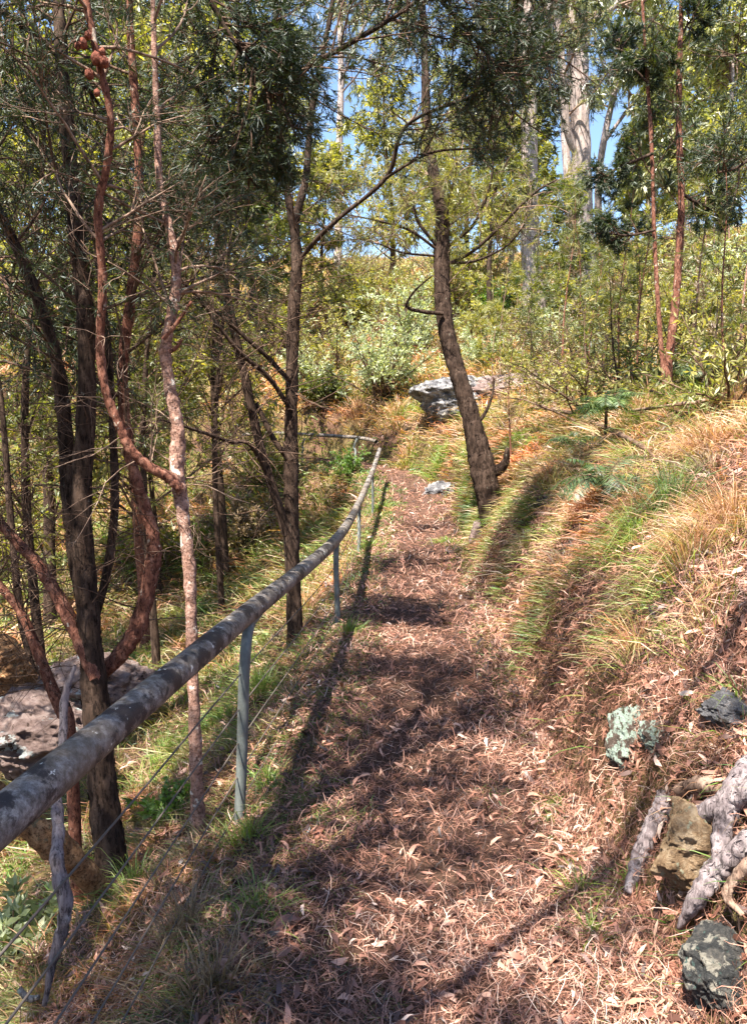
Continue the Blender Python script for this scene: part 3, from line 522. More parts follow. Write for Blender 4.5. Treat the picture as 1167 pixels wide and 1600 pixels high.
N_, Gd, Gl, Mi = M['needle_dark'], M['needle_gold'], M['gumleaf'], M['needle_mid']; BD, BP, BR = M['bark_dark'], M['bark_grey'], M['bark_red']
far = dict(nl=30, n1=7, n2=3, nq=13)
specs = [  # px, Y, height, radius, label, leaf, bark, kw
 (-60, 9, 7.5, .10, 'yellow green tree at the far left edge behind the dark multi-stemmed tree', Gd, BD, dict(ql=.13, qw=.03, crown0=.25)),
 (60, 13, 9, .12, 'broad yellow green tree down in the gully at far left', Gd, BD, dict(ql=.17, qw=.04, crown0=.2)),
 (215, 12, 9, .11, 'sunlit yellow tree in the gully behind the fork of the pinkish tree', Gd, BR, dict(ql=.16, qw=.035, crown0=.25)),
 (345, 15, 9.5, .12, 'golden leafed tree in the gully behind the long side limb of the slim dark tree', Gd, BD, dict(ql=.18, qw=.04, crown0=.25)),
 (130, 20, 12, .15, 'tall bright tree across the gully behind the broad yellow green one', Gd, BD, dict(ql=.26, qw=.06, crown0=.15)),
 (290, 23, 11, .15, 'pale gum tree across the gully', Gl, M['bark_gum'], dict(ql=.28, qw=.07, crown0=.2, droop=.6)),
 (400, 24, 9, .14, 'rounded green tree beyond the bend left of the blue gap', Mi, BD, dict(ql=.26, qw=.06, crown0=.12)),
 (-20, 24, 13, .16, 'tallest dark tree at the left on the far side of the gully', Mi, BD, dict(ql=.28, qw=.06, crown0=.15)),
 (505, 33, 6, .10, 'low pale tree on the hill under the blue gap', Gd, BD, dict(ql=.26, qw=.06, crown0=.1)),
 (610, 30, 8.5, .12, 'feathery yellow green tree on the hill left of the leaning tree', Gd, BD, dict(ql=.24, qw=.05, crown0=.12)),
 (730, 28, 8.5, .12, 'feathery golden tree on the hill between the leaning tree and the fissured gum', Gd, BD, dict(ql=.22, qw=.045, crown0=.1)),
 (765, 24, 7.5, .10, 'dark fine leafed tree in front of the fissured gum trunk', Mi, BD, dict(ql=.16, qw=.03, crown0=.5)),
 (880, 24, 4.0, .06, 'short bushy sapling in front of the tall pale gum', Mi, BR, dict(ql=.15, qw=.03, crown0=.25)),
 (1110, 26, 10, .13, 'leafy gum tree with pale leaves at the upper right', Gl, M['bark_gum'], dict(ql=.26, qw=.08, crown0=.15, droop=.6)),
 (1010, 32, 9, .13, 'gum tree with drooping leaves behind the twin stemmed sapling', Gl, M['bark_gum'], dict(ql=.28, qw=.07, crown0=.2, droop=.8)),
 (1200, 18, 8, .10, 'golden tree leaning in from the right edge', Gd, BD, dict(ql=.16, qw=.04, crown0=.15)),
 (985, 42, 6, .14, 'hazy green tree on the crest right of the tall pale gum', Mi, BD, dict(ql=.3, qw=.07, crown0=.1)),
 (690, 44, 10, .14, 'pale tree on the crest seen behind the top of the leaning tree', Gl, M['bark_gum'], dict(ql=.34, qw=.07, crown0=.2)),
 (1120, 44, 12, .15, 'dense pale tree on the crest behind the leafy gum', Gd, BD, dict(ql=.34, qw=.08, crown0=.1)),
]
for pxx, Yd, h_, r_, lab, lm, bk, kw in specs:
    k_ = dict(far); k_.update(kw); tree_px(pxx, Yd, h_, r_, lab, lm, bk, **k_)
def many(spots, label, group, lm, bk, hs, kw):
    for x_, y_ in spots: tree((x_, y_), hs * rng.uniform(.85, 1.2), .065 if hs < 7.4 else .13, label, lm, bk, group=group, **kw)
many([(-1.6, -1.3), (-1.9, .6), (-2.9, -2.8), (-.9, -3.4), (-3.8, .8), (-4.6, 3.0), (-5.0, 5.6), (-6.2, -1.2), (-8.4, 3.6), (-5.6, 8.6), (-7.5, 1)], 'bushy tree added off the left edge to shade the path', 'trees added left of the picture for shade', Mi, BD, 8.6, dict(nl=32, n1=7, n2=3, nq=8, ql=.10, qw=.017, crown0=.42, spread=.2))  # trees added left of the frame so their crowns dapple the path
many([(-2.3, -.9), (-2.5, .7), (-2.7, 2.3), (-3.1, 4.9), (-3.3, 7.4), (-3.0, 10.2), (-2.6, 12.8), (-4.2, 14.5)], 'thin dark trunk among dense small shade trees added behind the rail', 'thin shade trees added behind the rail', Mi, BD, 7.2, dict(nl=30, n1=6, n2=4, nq=12, ql=.085, qw=.013, crown0=.38, spread=.16))  # thin trees added to shade the rail line, the nearest out of view
many([(-13, 16), (-16, 24), (-9, 26), (-20, 34), (-12, 33), (-24, 28), (-5, 28), (-28, 42), (-15, 44), (-8, 40)], 'yellow green tree in the mass of trees across the gully', 'trees across the gully', Gd, BD, 11, dict(nl=26, n1=6, n2=3, nq=12, ql=.34, qw=.08, crown0=.08, spread=.28))
many([(9, 44), (14, 40), (19, 36), (13, 33), (24, 44), (20, 27), (6, 34), (28, 34)], 'pale feathery tree on the crest of the hill', 'trees on the hill crest', Gd, M['bark_gum'], 7.5, dict(nl=26, n1=6, n2=3, nq=12, ql=.34, qw=.08, crown0=.08, spread=.28))
# slender saplings on the hill
def sapling(pxx, pyy, h, r_, label, lm, bk=None, tri=True, **kw):
    p_, Yd = hit(pxx, pyy); d_ = dict(crown0=.3, spread=.22, nl=16, n1=4, n2=2, nq=9, ql=.1 + Yd * .003, qw=.004 + Yd * .0006, tri=tri, droop=.1, lift=.6, sides=7, ang=.45); d_.update(kw)
    return tree((p_[0], p_[1]), h, r_, label, lm, bk or BR, name='sapling', cat='sapling', group='saplings on the slope', **d_)
sapling(880, 625, 3.6, .022, 'thin straight sapling in the middle of the slope right of the boulder', Mi)
sapling(990, 575, 2.8, .03, 'small conical sapling left of the twin stemmed tree', Mi)
sapling(797, 735, 1.9, .018, 'bare stemmed sapling just right of the leaning tree base', M['needle_dry'], BR, nq=3, crown0=.3)
sapling(855, 640, 1.9, .02, 'dark twisted sapling behind the first fern', Mi, BD, nq=5, lean=(-.5, 0))
sapling(1135, 520, 3.4, .03, 'pale stemmed sapling high on the slope near the right edge', Gd, M['bark_pink'])
sapling(1100, 500, 3.6, .03, 'pink stemmed sapling high on the slope right of the twin stems', Gd, M['bark_pink'])
sapling(830, 590, 2.8, .02, 'spindly sapling in front of the pale rock slab', Mi, BD, nq=6)
sapling(930, 560, 3.0, .025, 'feathery sapling on the slope under the tall pale gum', Gd)
# dark overhanging branches at right edge and stems at left edge
def hang(label, pts, d0, d1, ws, leafm=N_, n=14, ql=.07, qw=.007):
    P_ = px(pts, d0, d1); T_ = empty('overhanging_branch', P_[0], label, 'branch'); q_ = Geo(); s_ = limb(q_, P_, wpx(ws, d0), 6, 7); q_.build('limb', M['bark_dark'], T_)
    crown_from([(s_[:, :3], n, .25, 1)], T_, None, 6, (.3, .8), 4, (.12, .35), 12, ql, qw, leafm, M['twig'], lift=.0); return T_
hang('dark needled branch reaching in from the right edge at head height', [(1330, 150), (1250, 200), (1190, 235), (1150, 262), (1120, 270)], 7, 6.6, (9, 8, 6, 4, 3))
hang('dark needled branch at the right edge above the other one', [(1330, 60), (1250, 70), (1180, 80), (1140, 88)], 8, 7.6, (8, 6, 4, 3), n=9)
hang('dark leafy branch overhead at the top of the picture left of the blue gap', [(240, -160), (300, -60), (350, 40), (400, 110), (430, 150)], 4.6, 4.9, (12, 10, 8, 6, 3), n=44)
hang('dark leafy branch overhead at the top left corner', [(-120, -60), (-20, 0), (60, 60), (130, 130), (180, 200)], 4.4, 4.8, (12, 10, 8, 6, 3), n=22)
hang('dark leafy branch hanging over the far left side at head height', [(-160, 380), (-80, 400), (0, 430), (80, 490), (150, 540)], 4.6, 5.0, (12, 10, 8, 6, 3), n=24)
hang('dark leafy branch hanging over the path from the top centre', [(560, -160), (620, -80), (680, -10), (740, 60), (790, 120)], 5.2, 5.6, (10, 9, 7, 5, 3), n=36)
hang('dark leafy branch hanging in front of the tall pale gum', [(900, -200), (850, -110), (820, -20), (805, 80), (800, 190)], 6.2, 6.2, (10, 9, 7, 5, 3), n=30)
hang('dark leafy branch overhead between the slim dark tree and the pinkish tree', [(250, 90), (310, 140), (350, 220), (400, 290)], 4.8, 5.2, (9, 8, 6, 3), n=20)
hang('low dark leafy branch hanging left of the pinkish tree', [(40, 200), (90, 260), (150, 330), (230, 380)], 4.8, 5.2, (9, 8, 6, 3), n=20)
for pts, ws, d, mm, lab in (([(110, 1150), (95, 1110), (60, 1020), (35, 960), (0, 915), (-50, 860)], (20, 20, 17, 15, 14, 12), 3.9, 'bark_red', 'reddish leaning stem crossing the pink boulder at the left edge'),
                       ([(112, 1150), (85, 1080), (45, 1010), (28, 920), (15, 780), (5, 650), (-10, 540)], (16, 17, 14, 12, 11, 9, 8), 4.1, 'bark_dark', 'thin dark upright stem along the left edge of the picture'),):
    P_ = px(pts, d, d + .3); T = empty('tree', (P_[0][0], P_[0][1], g(P_[0][0], P_[0][1])), lab, 'tree'); q = Geo(); s_ = limb(q, root_in(P_), wpx([ws[0]] + list(ws), d), 7, 9, .08); q.build('trunk', M[mm], T)
    deadtwigs([(s_[:, :3], .3, 1)], T, 40, (.2, .9), M['twig'], .0035)

# unseen branches added over the path just above the picture to dapple it
for lab, pts, n in (('long unseen leafy branch added over the path above the camera', [(-2.6, -1.5, 4.6), (-1.4, -.6, 5.0), (-.2, .4, 5.1), (1.0, 1.2, 4.9), (1.9, 1.8, 4.6)], 20),
                    ('unseen leafy branch added over the near bank above the picture', [(-2.2, .2, 5.2), (-.9, 1.4, 5.5), (.6, 2.4, 5.5), (1.9, 3.2, 5.2)], 20),
                    ('unseen leafy branch added over the middle of the path above the picture', [(-2.6, 2.6, 5.6), (-1.2, 3.6, 6.2), (.3, 4.6, 6.3), (1.8, 5.4, 6.1)], 20),
                    ('unseen leafy branch added over the path beyond the first post', [(-2.9, 5.0, 6.2), (-1.4, 6.0, 7.2), (.2, 6.8, 7.4), (1.8, 7.6, 7.2)], 20),
                    ('unseen leafy branch added behind the camera over the start of the path', [(-2.0, -3.6, 4.4), (-.8, -2.8, 4.8), (.6, -2.0, 4.9), (1.8, -1.4, 4.6)], 16)):
    P_ = np.array(pts); T_ = empty('overhanging_branch', P_[0], lab, 'branch'); q_ = Geo(); s_ = limb(q_, P_, lin(.035, .01, len(pts)), 6, 7); q_.build('limb', BD, T_)
    crown_from([(s_[:, :3], n, .15, 1)], T_, None, 6, (.4, 1.1), 4, (.15, .45), 11, .08, .010, N_, M['twig'], lift=.0)

# ------------------------------------------------------------------ shrubs
def shrub(pxx, pyy, h, w, label, lm, ql=.1, qw=.02, n=30, nq=16, tri=False, bright=None):
    p_, Yd = hit(pxx, pyy); T_ = empty('shrub', p_, label, 'shrub', 'shrubs and bushes'); st = np.tile(p_, (n, 1)) + rng.normal(0, .05 * w, (n, 3)) * [1, 1, 0]; st[:, 2] -= .05
    d_ = norm(np.column_stack([rng.normal(0, .55 * w / h, n), rng.normal(0, .55 * w / h, n), np.ones(n)])); A_ = poly(st, d_, rng.uniform(.6, 1.1, n) * h, 6, .2)
    q_ = Geo(); tubes(q_, A_, taper(A_, .012 * h, .003), 4); B_ = kids(A_, 9, .25, 1, .7, h * .12, h * .3, K=4); tubes(q_, B_, taper(B_, .003 * h, .002), 3); q_.build('stems', M['twig'], T_)
    l_ = Geo(); quill(l_, B_, nq, ql, qw, .8, .1, 0, tri); l_.build('foliage', lm, T_, False); return T_
shrub(595, 625, 2.3, 1.9, 'pale grey green feathery shrub behind the bend of the path', M['pale_leaf'], .14, .03, 34)
shrub(505, 640, 1.3, 1.3, 'mid green shrub behind the far handrail', Mi, .12, .04)
shrub(640, 560, 2.4, 2.2, 'pale tall shrub between the grey shrub and the leaning tree', M['pale_leaf'], .15, .035, 30)
shrub(768, 500, 1.6, 1.4, 'bright lime green shrub on the hill left of the fissured gum', M['green_leaf'], .15, .06)
shrub(560, 520, 2.6, 2.6, 'broad olive shrub on the hill under the blue gap', Gd, .16, .04, 36)
shrub(700, 500, 2.6, 2.2, 'olive shrub on the hill right behind the leaning trunk', Gd, .16, .04, 36)
shrub(950, 520, 2.0, 2.0, 'yellow green shrub on the slope left of the twin stemmed tree', Gd, .14, .035, 36)
shrub(1080, 560, 1.7, 1.9, 'wide olive shrub on the slope behind the twin stemmed tree', Gd, .12, .03, 34)
shrub(760, 575, 1.3, 1.4, 'small pale shrub sitting over the top of the boulder', M['pale_leaf'], .1, .025, 24)
shrub(1000, 470, 2.6, 2.6, 'large golden shrub high on the slope', Gd, .18, .04, 36)
shrub(880, 510, 1.6, 1.6, 'olive shrub at the foot of the fissured gum', Mi, .16, .04, 32)
shrub(440, 560, 2.4, 2.4, 'green shrub beyond the bend behind the slim dark tree', Gd, .14, .035, 34)
shrub(545, 745, .7, .5, 'small leafy shrub growing through the far handrail', M['green_leaf'], .06, .02, 16)
shrub(265, 1285, .32, .3, 'low bright green leafy plant between the pink tree and the first post', M['green_leaf'], .05, .016, 14, 10)
shrub(35, 1500, .45, .35, 'broad leaved green plant in the lower left corner', M['pale_leaf'], .09, .028, 10, 7)
SL = []
for i_ in range(60):
    if not (812 < 760 + (i_ * 137) % 400 < 862 or (1000 < 760 + (i_ * 137) % 400 < 1085 and 470 + (i_ * 53) % 190 > 560)): SL.append((760 + (i_ * 137) % 400, 470 + (i_ * 53) % 190, 1.3 + (i_ * 29) % 20 / 10.))
for i_, (bx, by, bh) in enumerate(SL):
    sapling(bx, by, bh, .016, ('thin twiggy sapling in the scrub on the right slope', 'bare brown sapling in the scrub on the right slope', 'leafy golden sapling in the scrub on the right slope')[i_ % 3], (Mi, M['needle_dry'], Gd)[i_ % 3], (BR, BD, M['bark_pink'])[i_ % 3], nq=(7, 3, 9)[i_ % 3], nl=12, crown0=.15, lean=(rng.normal(0, .25), 0))
for i_ in range(34):
    bx, by = 620 + (i_ * 211) % 540, 505 + (i_ * 37) % 150
    if (995 < bx < 1090 and by > 560) or (bx < 850 and by > 570): continue
    bh = .7 + (i_ * 17) % 10 / 9.
    shrub(bx, by, bh, bh * 1.3, ('low dull green bush in the scrub on the slope', 'low golden bush in the scrub on the slope', 'low brownish bush in the scrub on the slope')[i_ % 3], (Mi, M['scrub'], M['needle_dry'])[i_ % 3], .09, .02, 22, 10)
for bx, by, bh in ((480, 600, 1.6), (530, 580, 2.2), (610, 520, 2.2), (650, 480, 2.4), (735, 540, 1.5), (905, 480, 2.2), (920, 440, 2.6), (1040, 520, 1.8), (1140, 500, 2), (1110, 470, 2.2), (760, 450, 2.6), (690, 440, 2.6), (590, 450, 2.8), (980, 540, 1.4), (870, 560, 1.3), (540, 470, 2.6), (470, 500, 2.6), (1060, 440, 2.6), (1155, 440, 2.4)):
    shrub(bx, by, bh, bh * 1.15, 'olive gold shrub in the undergrowth covering the hillside', M['scrub'] if (bx // 10) % 3 else M['pale_leaf'], .14, .03, 22, 10)
for q_, (bx, by, bh, bw, lab) in enumerate([(30, 900, 1.6, 1.8, 'sunlit bush in the gully at the left edge'), (250, 890, 1.3, 1.6, 'golden bush in the gully right of the dark multi-stemmed tree'), (380, 860, 1.2, 1.3, 'brown bush in the gully left of the slim dark tree'), (410, 760, 1.8, 1.8, 'tangled bush under the side limb of the slim dark tree')]):
    shrub(bx, by, bh, bw, lab, Gd if q_ != 2 else M['needle_dry'], .11, .03, 26)

# ------------------------------------------------------------------ ferns
def fern(pxx, pyy, L, label, lm, n=11, hgt=.25):
    p_, Yd = hit(pxx, pyy); T_ = empty('fern', p_, label, 'fern', 'ferns on the bank'); a_ = np.arange(n) / n * 2 * np.pi + rng.random(n) * .4
    d_ = norm(np.column_stack([np.cos(a_), np.sin(a_), rng.uniform(.9, 2.4, n)])); A_ = poly(np.tile(p_ + [0, 0, hgt - .05], (n, 1)), d_, rng.uniform(.7, 1.1, n) * L, 16, .07, -.15)
    q_ = Geo(); tubes(q_, A_, taper(A_, .004, .0015), 4); limb(q_, [p_ - [0, 0, .1], p_ + [0, 0, hgt]], [.02, .015], 3, 7); q_.build('stem', M['twig'], T_)
    l_ = Geo()
    for i in range(2, 16):
        T2 = norm(A_[:, i] - A_[:, i - 1]); S = norm(np.cross(T2, [0, 0, 1.])); ll = L * .3 * math.sin(math.pi * (i / 17) ** .8) + .01
        for off in (0, .33, .66):
            b_ = A_[:, i - 1] + (A_[:, i] - A_[:, i - 1]) * off
            for sg in (-1, 1):
                d2 = norm(S * sg + T2 * .45 - np.array([0, 0, .25]) + rng.normal(0, .16, (n, 3))); s2_ = norm(np.cross(d2, norm(np.cross(S, T2)))); w_ = .15 * L / 16
                V_ = np.stack([b_, b_ + d2 * ll * .5 + s2_ * w_, b_ + d2 * ll - [0, 0, ll * .15], b_ + d2 * ll * .5 - s2_ * w_], 1); l_.add(V_, np.arange(4 * n).reshape(n, 4), np.repeat(rng.random(n), 4))
    l_.build('fronds', lm, T_, False); return T_
fern(945, 775, .42, 'dark green fern in the middle of the grassy bank', M['fern'], 20, .12)
fern(900, 715, .45, 'mid green fern in the shade just above the dark fern', M['fern'], 16, .14)
fern(945, 690, .5, 'bright green fern on a thin stem highest on the bank', M['fern_bright'], 12, .35)
fern(1100, 610, .6, 'dark arching fern in the hollow near the right edge', M['fern'], 18, .16)

# ------------------------------------------------------------------ tussocks
def tussock(pxx, pyy, n, L, label, mat, spread=.05, w=.005, droop=1.0, up_=1.0):
    p_, Yd = hit(pxx, pyy); n = int(n * .75); a_ = rng.uniform(0, 2 * np.pi, n); rr = np.abs(rng.normal(0, 1, n)); o_ = np.column_stack([np.cos(a_) * rr, np.sin(a_) * rr, np.zeros(n)])
    b_ = p_ + o_ * spread; b_[:, 2] = G(b_[:, 0], b_[:, 1]) - .01; d_ = o_ * .42 + [0, 0, up_]; q_ = Geo()
    blades(q_, b_ - p_, d_, rng.uniform(.5, 1.1, n) * L, w * rng.uniform(.7, 1.3, n), norm(o_ + rng.normal(0, .55, (n, 3))) * .5 * droop + [-.25 * droop * (p_[0] > .9), 0, -.75 * droop], rng.beta(2, 2, n))
    o = q_.build('grass_tussock', mat, None, False); o.location = p_; return tag(o, label, 'grass tussock', 'grass tussocks')
GG, GR, GS = M['grass_green'], M['grass'], M['grass_red']
tus = [(985, 850, 420, .42, 'bright lime green tussock in the middle of the bank', GG, .07), (1040, 800, 420, .42, 'dark green drooping tussock right of the dark fern', M['fern_bright'], .09),
 (860, 765, 420, .5, 'straw coloured drooping tussock beside the base of the leaning tree', GR, .1), (900, 730, 300, .45, 'tawny tussock below the shaded ferns', GR, .1),
 (1110, 700, 500, .5, 'reddish straw tussock near the right edge of the bank', GS, .12), (1150, 650, 500, .55, 'reddish straw tussock at the right edge under the arching fern', GS, .12),
 (1080, 890, 420, .4, 'yellow tussock right of the lime green one', GR, .08), (1140, 830, 420, .42, 'rusty tussock at the right edge halfway up the bank', GS, .1), (1120, 960, 300, .3, 'short straw tussock low on the right bank', GR, .08),
 (905, 900, 260, .3, 'pale straw tussock hanging over the steep part of the bank', GR, .07), (870, 960, 200, .25, 'small yellow tussock at the lip of the steep bank', GR, .05),
 (1045, 1010, 80, .14, 'small fresh green tuft on the bank right of the shaded face', GG, .02), (1120, 1190, 200, .15, 'brown hanging tussock above the tangled roots', GS, .05),
 (1150, 1110, 110, .2, 'green tuft at the right edge above the tangled roots', GG, .04), (875, 1265, 130, .11, 'small dense green tuft on the right side of the path', GG, .02),
 (905, 1400, 110, .17, 'yellow green tuft left of the tangled roots', GG, .035), (985, 1390, 90, .19, 'green tuft standing at the foot of the roots', GG, .025), (920, 1470, 120, .16, 'spreading green tuft nearest the bottom right', GG, .04), (930, 1545, 60, .07, 'tiny bright green tuft at the bottom right', GG, .015),
 (690, 725, 420, .6, 'bright green tussock under the grey boulder', GG, .18), (640, 720, 420, .6, 'whitish straw tussock where the path bends', GR, .18), (745, 705, 300, .5, 'green tussock left behind the leaning trunk', GG, .14), (790, 660, 420, .7, 'golden grass clump right of the boulder', GR, .2),
 (560, 650, 420, .8, 'tall rusty grass clump behind the far handrail', GS, .25), (620, 655, 420, .8, 'tall tawny grass clump left of the boulder', GR, .25), (840, 640, 420, .7, 'golden grass clump behind the first sapling', GR, .22), (900, 620, 420, .7, 'yellow grass clump high on the slope', GR, .25),
 (1000, 650, 420, .6, 'green and straw clump at the foot of the twin stemmed tree', GR, .2), (1090, 650, 420, .6, 'dark grass clump right of the twin stemmed tree', GG, .2),
 (385, 1320, 220, .24, 'green tuft around the foot of the first rail post', GG, .05), (420, 1230, 170, .2, 'green tuft on the path edge right of the first rail post', GG, .06), (550, 1290, 150, .1, 'low green tuft on the left half of the path', GG, .07), (260, 1200, 300, .4, 'sunlit green tussock between the dark tree and the pink tree', GG, .09),
 (405, 1090, 300, .45, 'sunlit yellow green tussock behind the first rail post', GG, .1), (120, 1440, 260, .4, 'arching pale green tussock by the orange log', GG, .07), (215, 1390, 200, .3, 'yellow lit tussock at the foot of the dark multi-stemmed tree', GG, .06),
 (290, 1480, 300, .35, 'dead grey brown tussock in the lower left', M['needle_dry'], .07), (400, 1430, 200, .2, 'mixed green tussock below the first rail post', GG, .07), (60, 1580, 260, .3, 'yellow tussock in the lower left corner', GR, .08), (330, 1560, 300, .32, 'dead brown tussock at the bottom left edge of the path', M['needle_dry'], .08),
 (480, 960, 260, .5, 'tall tussock at the foot of the slim dark tree', GR, .1), (590, 800, 220, .35, 'green tuft by the fourth rail post', GG, .1), (570, 862, 220, .3, 'low green tuft by the third rail post', GG, .09), (545, 990, 200, .25, 'green tuft at the foot of the second rail post', GG, .08),
 (700, 850, 220, .2, 'low yellow green tuft on the right of the worn track in the distance', GG, .12), (760, 870, 150, .2, 'pale tuft at the foot of the leaning tree', GR, .06)]
for i_ in range(54):
    y_ = 3.2 + (i_ * .173) % 9.5; x_ = float(np.interp(y_, PATH[:, 1][:6], PATH[:, 0][:6])) + .9 + (i_ * .37) % 1.0 * 1.3; p_ = np.array([x_, y_, g(x_, y_)]); k_ = i_ % 4; n = 150; q_ = Geo(); a_ = rng.uniform(0, 2 * np.pi, n); rr = np.abs(rng.normal(0, 1, n))
    o_ = np.column_stack([np.cos(a_) * rr, np.sin(a_) * rr, np.zeros(n)]); b_ = p_ + o_ * .05; b_[:, 2] = G(b_[:, 0], b_[:, 1]) - .01; sc_ = rng.uniform(.7, 1.3)
    blades(q_, b_ - p_, o_ * .5 + [-.25, 0, 1.0], rng.uniform(.4, 1.1, n) * .3 * sc_, .0035 * max(1, y_ / 4) * rng.uniform(.6, 1.4, n), norm(o_ + rng.normal(0, .5, (n, 3))) * .5 + [-.25, 0, -.75], rng.beta(2, 2, n))
    o = q_.build('grass_tussock', (GR, GS, GG, M['needle_dry'])[k_], None, False); o.location = p_
    tag(o, ('straw coloured tussock drooping over the lip of the cut bank', 'russet tussock drooping over the lip of the cut bank', 'fresh green tussock drooping over the lip of the cut bank', 'dead brown tussock drooping over the lip of the cut bank')[k_], 'grass tussock', 'grass tussocks')
for a_ in tus: tussock(a_[0], a_[1], a_[2], a_[3], a_[4], a_[5], a_[6], w=.0035 * max(1, hit(a_[0], a_[1])[1] / 4.5))

# ------------------------------------------------------------------ rocks
def rock(c, size, label, mat, seed=0, rot=0., facets=7, name='boulder', parent=None, flat=1.0, cat='rock'):
    bm = bmesh.new(); bmesh.ops.create_icosphere(bm, subdivisions=6, radius=1); rs = np.random.default_rng(seed)
    v = np.array([q.co[:] for q in bm.verts]); F_ = [[q.index for q in f.verts] for f in bm.faces]; bm.free()
    nn = norm(rs.normal(size=(facets, 3))); dd = rs.uniform(.55, .85, facets)
    for n_, d_ in zip(nn, dd): k_ = v @ n_ - d_; v = v - np.maximum(k_, 0)[:, None] * n_ * .92
    sd_ = Vector((seed * 7.1, seed * 3.3, 0)); 
    f1 = np.array([mnoise.fractal(Vector(q) * 1.9 + sd_, .8, 2.0, 7) for q in v]); f2_ = np.array([mnoise.fractal(Vector((q[0], q[1], q[2] * 1.6)) * 3.2 + sd_, .8, 2.1, 5) for q in v])
    v = v * (1 + .16 * f1 + .08 * f2_)[:, None]; v = v * np.array(size); c_, s_ = math.cos(rot), math.sin(rot)
    v = np.column_stack([v[:, 0] * c_ - v[:, 1] * s_, v[:, 0] * s_ + v[:, 1] * c_, v[:, 2]])
    o = Geo().add(v, F_).build(name, mat, None, True); o.location = c; return tag(o, label, cat)
def rock_px(pxx, pyy, size, *a, sink=.0, **k):
    p_, Yd = hit(pxx, pyy); return rock((p_[0], p_[1] + size[1] * .5, g(p_[0], p_[1] + size[1] * .5) - sink), size, *a, **k)
rock(at(715, 632, hit(715, 655)[1] + .35), (1.1, .9, .62), 'blue grey boulder with a crack on the slope behind the leaning trunk', M['rock_grey'], 3, .3)
rock(at(795, 612, hit(795, 625)[1] + .5), (1.3, 1.2, .42), 'pale rock slab right behind the grey boulder', M['rock_pink'], 5, .1)
rock(at(40, 1145, 5.6), (.52, .7, .38), 'large pinkish boulder at the left edge behind the rail', M['rock_pink'], 8, .5)
rock(at(150, 1070, 7.5), (.6, .7, .38), 'low pinkish boulder behind the dark multi-stemmed trunk', M['rock_pink'], 11, .9)
rock(at(5, 1040, 6.0), (.28, .3, .25), 'small rusty rock on the left edge above the pinkish boulder', M['bark_rust'], 12, .9)
rock_px(985, 1215, (.085, .09, .15), 'small rock with mint green lichen at the foot of the bank', M['rock_lichen'], 14, .2, name='rock', sink=-.03)
rock_px(1035, 1180, (.07, .08, .07), 'small mossy rock beside the mint lichen rock', M['rock_lichen'], 15, .6, name='rock')
rock_px(1110, 1400, (.17, .15, .13), 'sandy yellow rock held in the tangled roots', M['rock_sand'], 17, .4, name='rock', sink=-.02)
rock_px(1145, 1590, (.12, .12, .14), 'dark wet looking rock with pale patches in the bottom right corner', M['rock_dark'], 18, .3, name='rock')
rock_px(1155, 1145, (.10, .12, .07), 'grey stone at the right edge above the roots', M['rock_grey'], 19, .3, name='rock')
rock_px(690, 775, (.35, .3, .22), 'low blue grey rock beside the path before the bend', M['rock_grey'], 21, .3, name='rock')
rock_px(750, 850, (.12, .15, .3), 'pale upright rock against the foot of the leaning tree', M['rock_pink'], 23, .3, name='rock')

# ------------------------------------------------------------------ roots, logs, sticks
def stick(pts, ws, label, mat, name='stick', cat='stick', d=None, lift=.01, twigs=0, sides=10, lump=.12, onground=True):
    if onground:
        P_ = []
        for p_ in pts: h_, _ = hit(*p_[:2]); P_.append([h_[0], h_[1], h_[2] + lift + (p_[2] if len(p_) > 2 else 0)])
        P_ = np.array(P_); dd = np.linalg.norm(P_ - CAM, axis=1)
    else: P_ = np.array([at(*p_) for p_ in pts]); dd = P_[:, 1]
    q_ = Geo(); s_ = limb(q_, P_ - P_[0], [w_ / 2 / F0 * e_ for w_, e_ in zip(ws, dd)], 8, sides, lump)
    if twigs: A_ = kids(s_[None, :, :3], twigs, .1, .95, .8, .15, .5, K=6, wander=.3); tubes(q_, A_, taper(A_, .004, .0015), 4)
    o = q_.build(name, mat); o.location = P_[0]; return tag(o, label, cat)
root = empty('exposed_root', hit(1090, 1400)[0], 'tangle of weathered mossy tree roots clutching the sandy rock at the right', 'tree roots')
Yr = 2.45
for pts, ws in (([(1180, 1225, 2.35), (1140, 1250, 2.4), (1090, 1275, 2.42), (1050, 1272, 2.5)], (30, 36, 32, 22)), ([(1200, 1290, 2.1), (1160, 1325, 2.15), (1120, 1360, 2.2), (1090, 1400, 2.2), (1060, 1450, 2.2)], (34, 38, 40, 30, 10)),
                ([(1175, 1190, 2.4), (1150, 1230, 2.3), (1130, 1290, 2.25), (1125, 1350, 2.25)], (30, 40, 36, 24)), ([(1040, 1240, 2.6), (1030, 1270, 2.55), (1012, 1310, 2.5), (995, 1350, 2.5), (980, 1395, 2.5)], (26, 30, 30, 26, 12)),
                ([(1060, 1235, 2.6), (1100, 1225, 2.55), (1140, 1240, 2.45)], (22, 26, 20)), ([(1100, 1375, 2.25), (1075, 1385, 2.3), (1060, 1400, 2.35)], (18, 18, 8)), ([(1190, 1330, 2.2), (1150, 1370, 2.25), (1135, 1400, 2.3), (1160, 1430, 2.3)], (20, 18, 15, 8))):
    pts = [(a_, b_, min(d_, hit(a_, b_)[1] - .09)) for a_, b_, d_ in pts]
    q = Geo(); limb(q, px(pts, 2), [w_ / 2 / F0 * p_[2] for w_, p_ in zip(ws, pts)], 14, 14, .13, 200); q.build('root', M['twig_pale' if ws[0] < 25 else 'bark_grey'], root)
stick([(516, 1345), (528, 1400), (545, 1470), (552, 1530), (575, 1600), (590, 1660)], (8, 8, 9, 8, 8, 7), 'long thin curved stick lying on the left side of the path', M['twig_pale'])
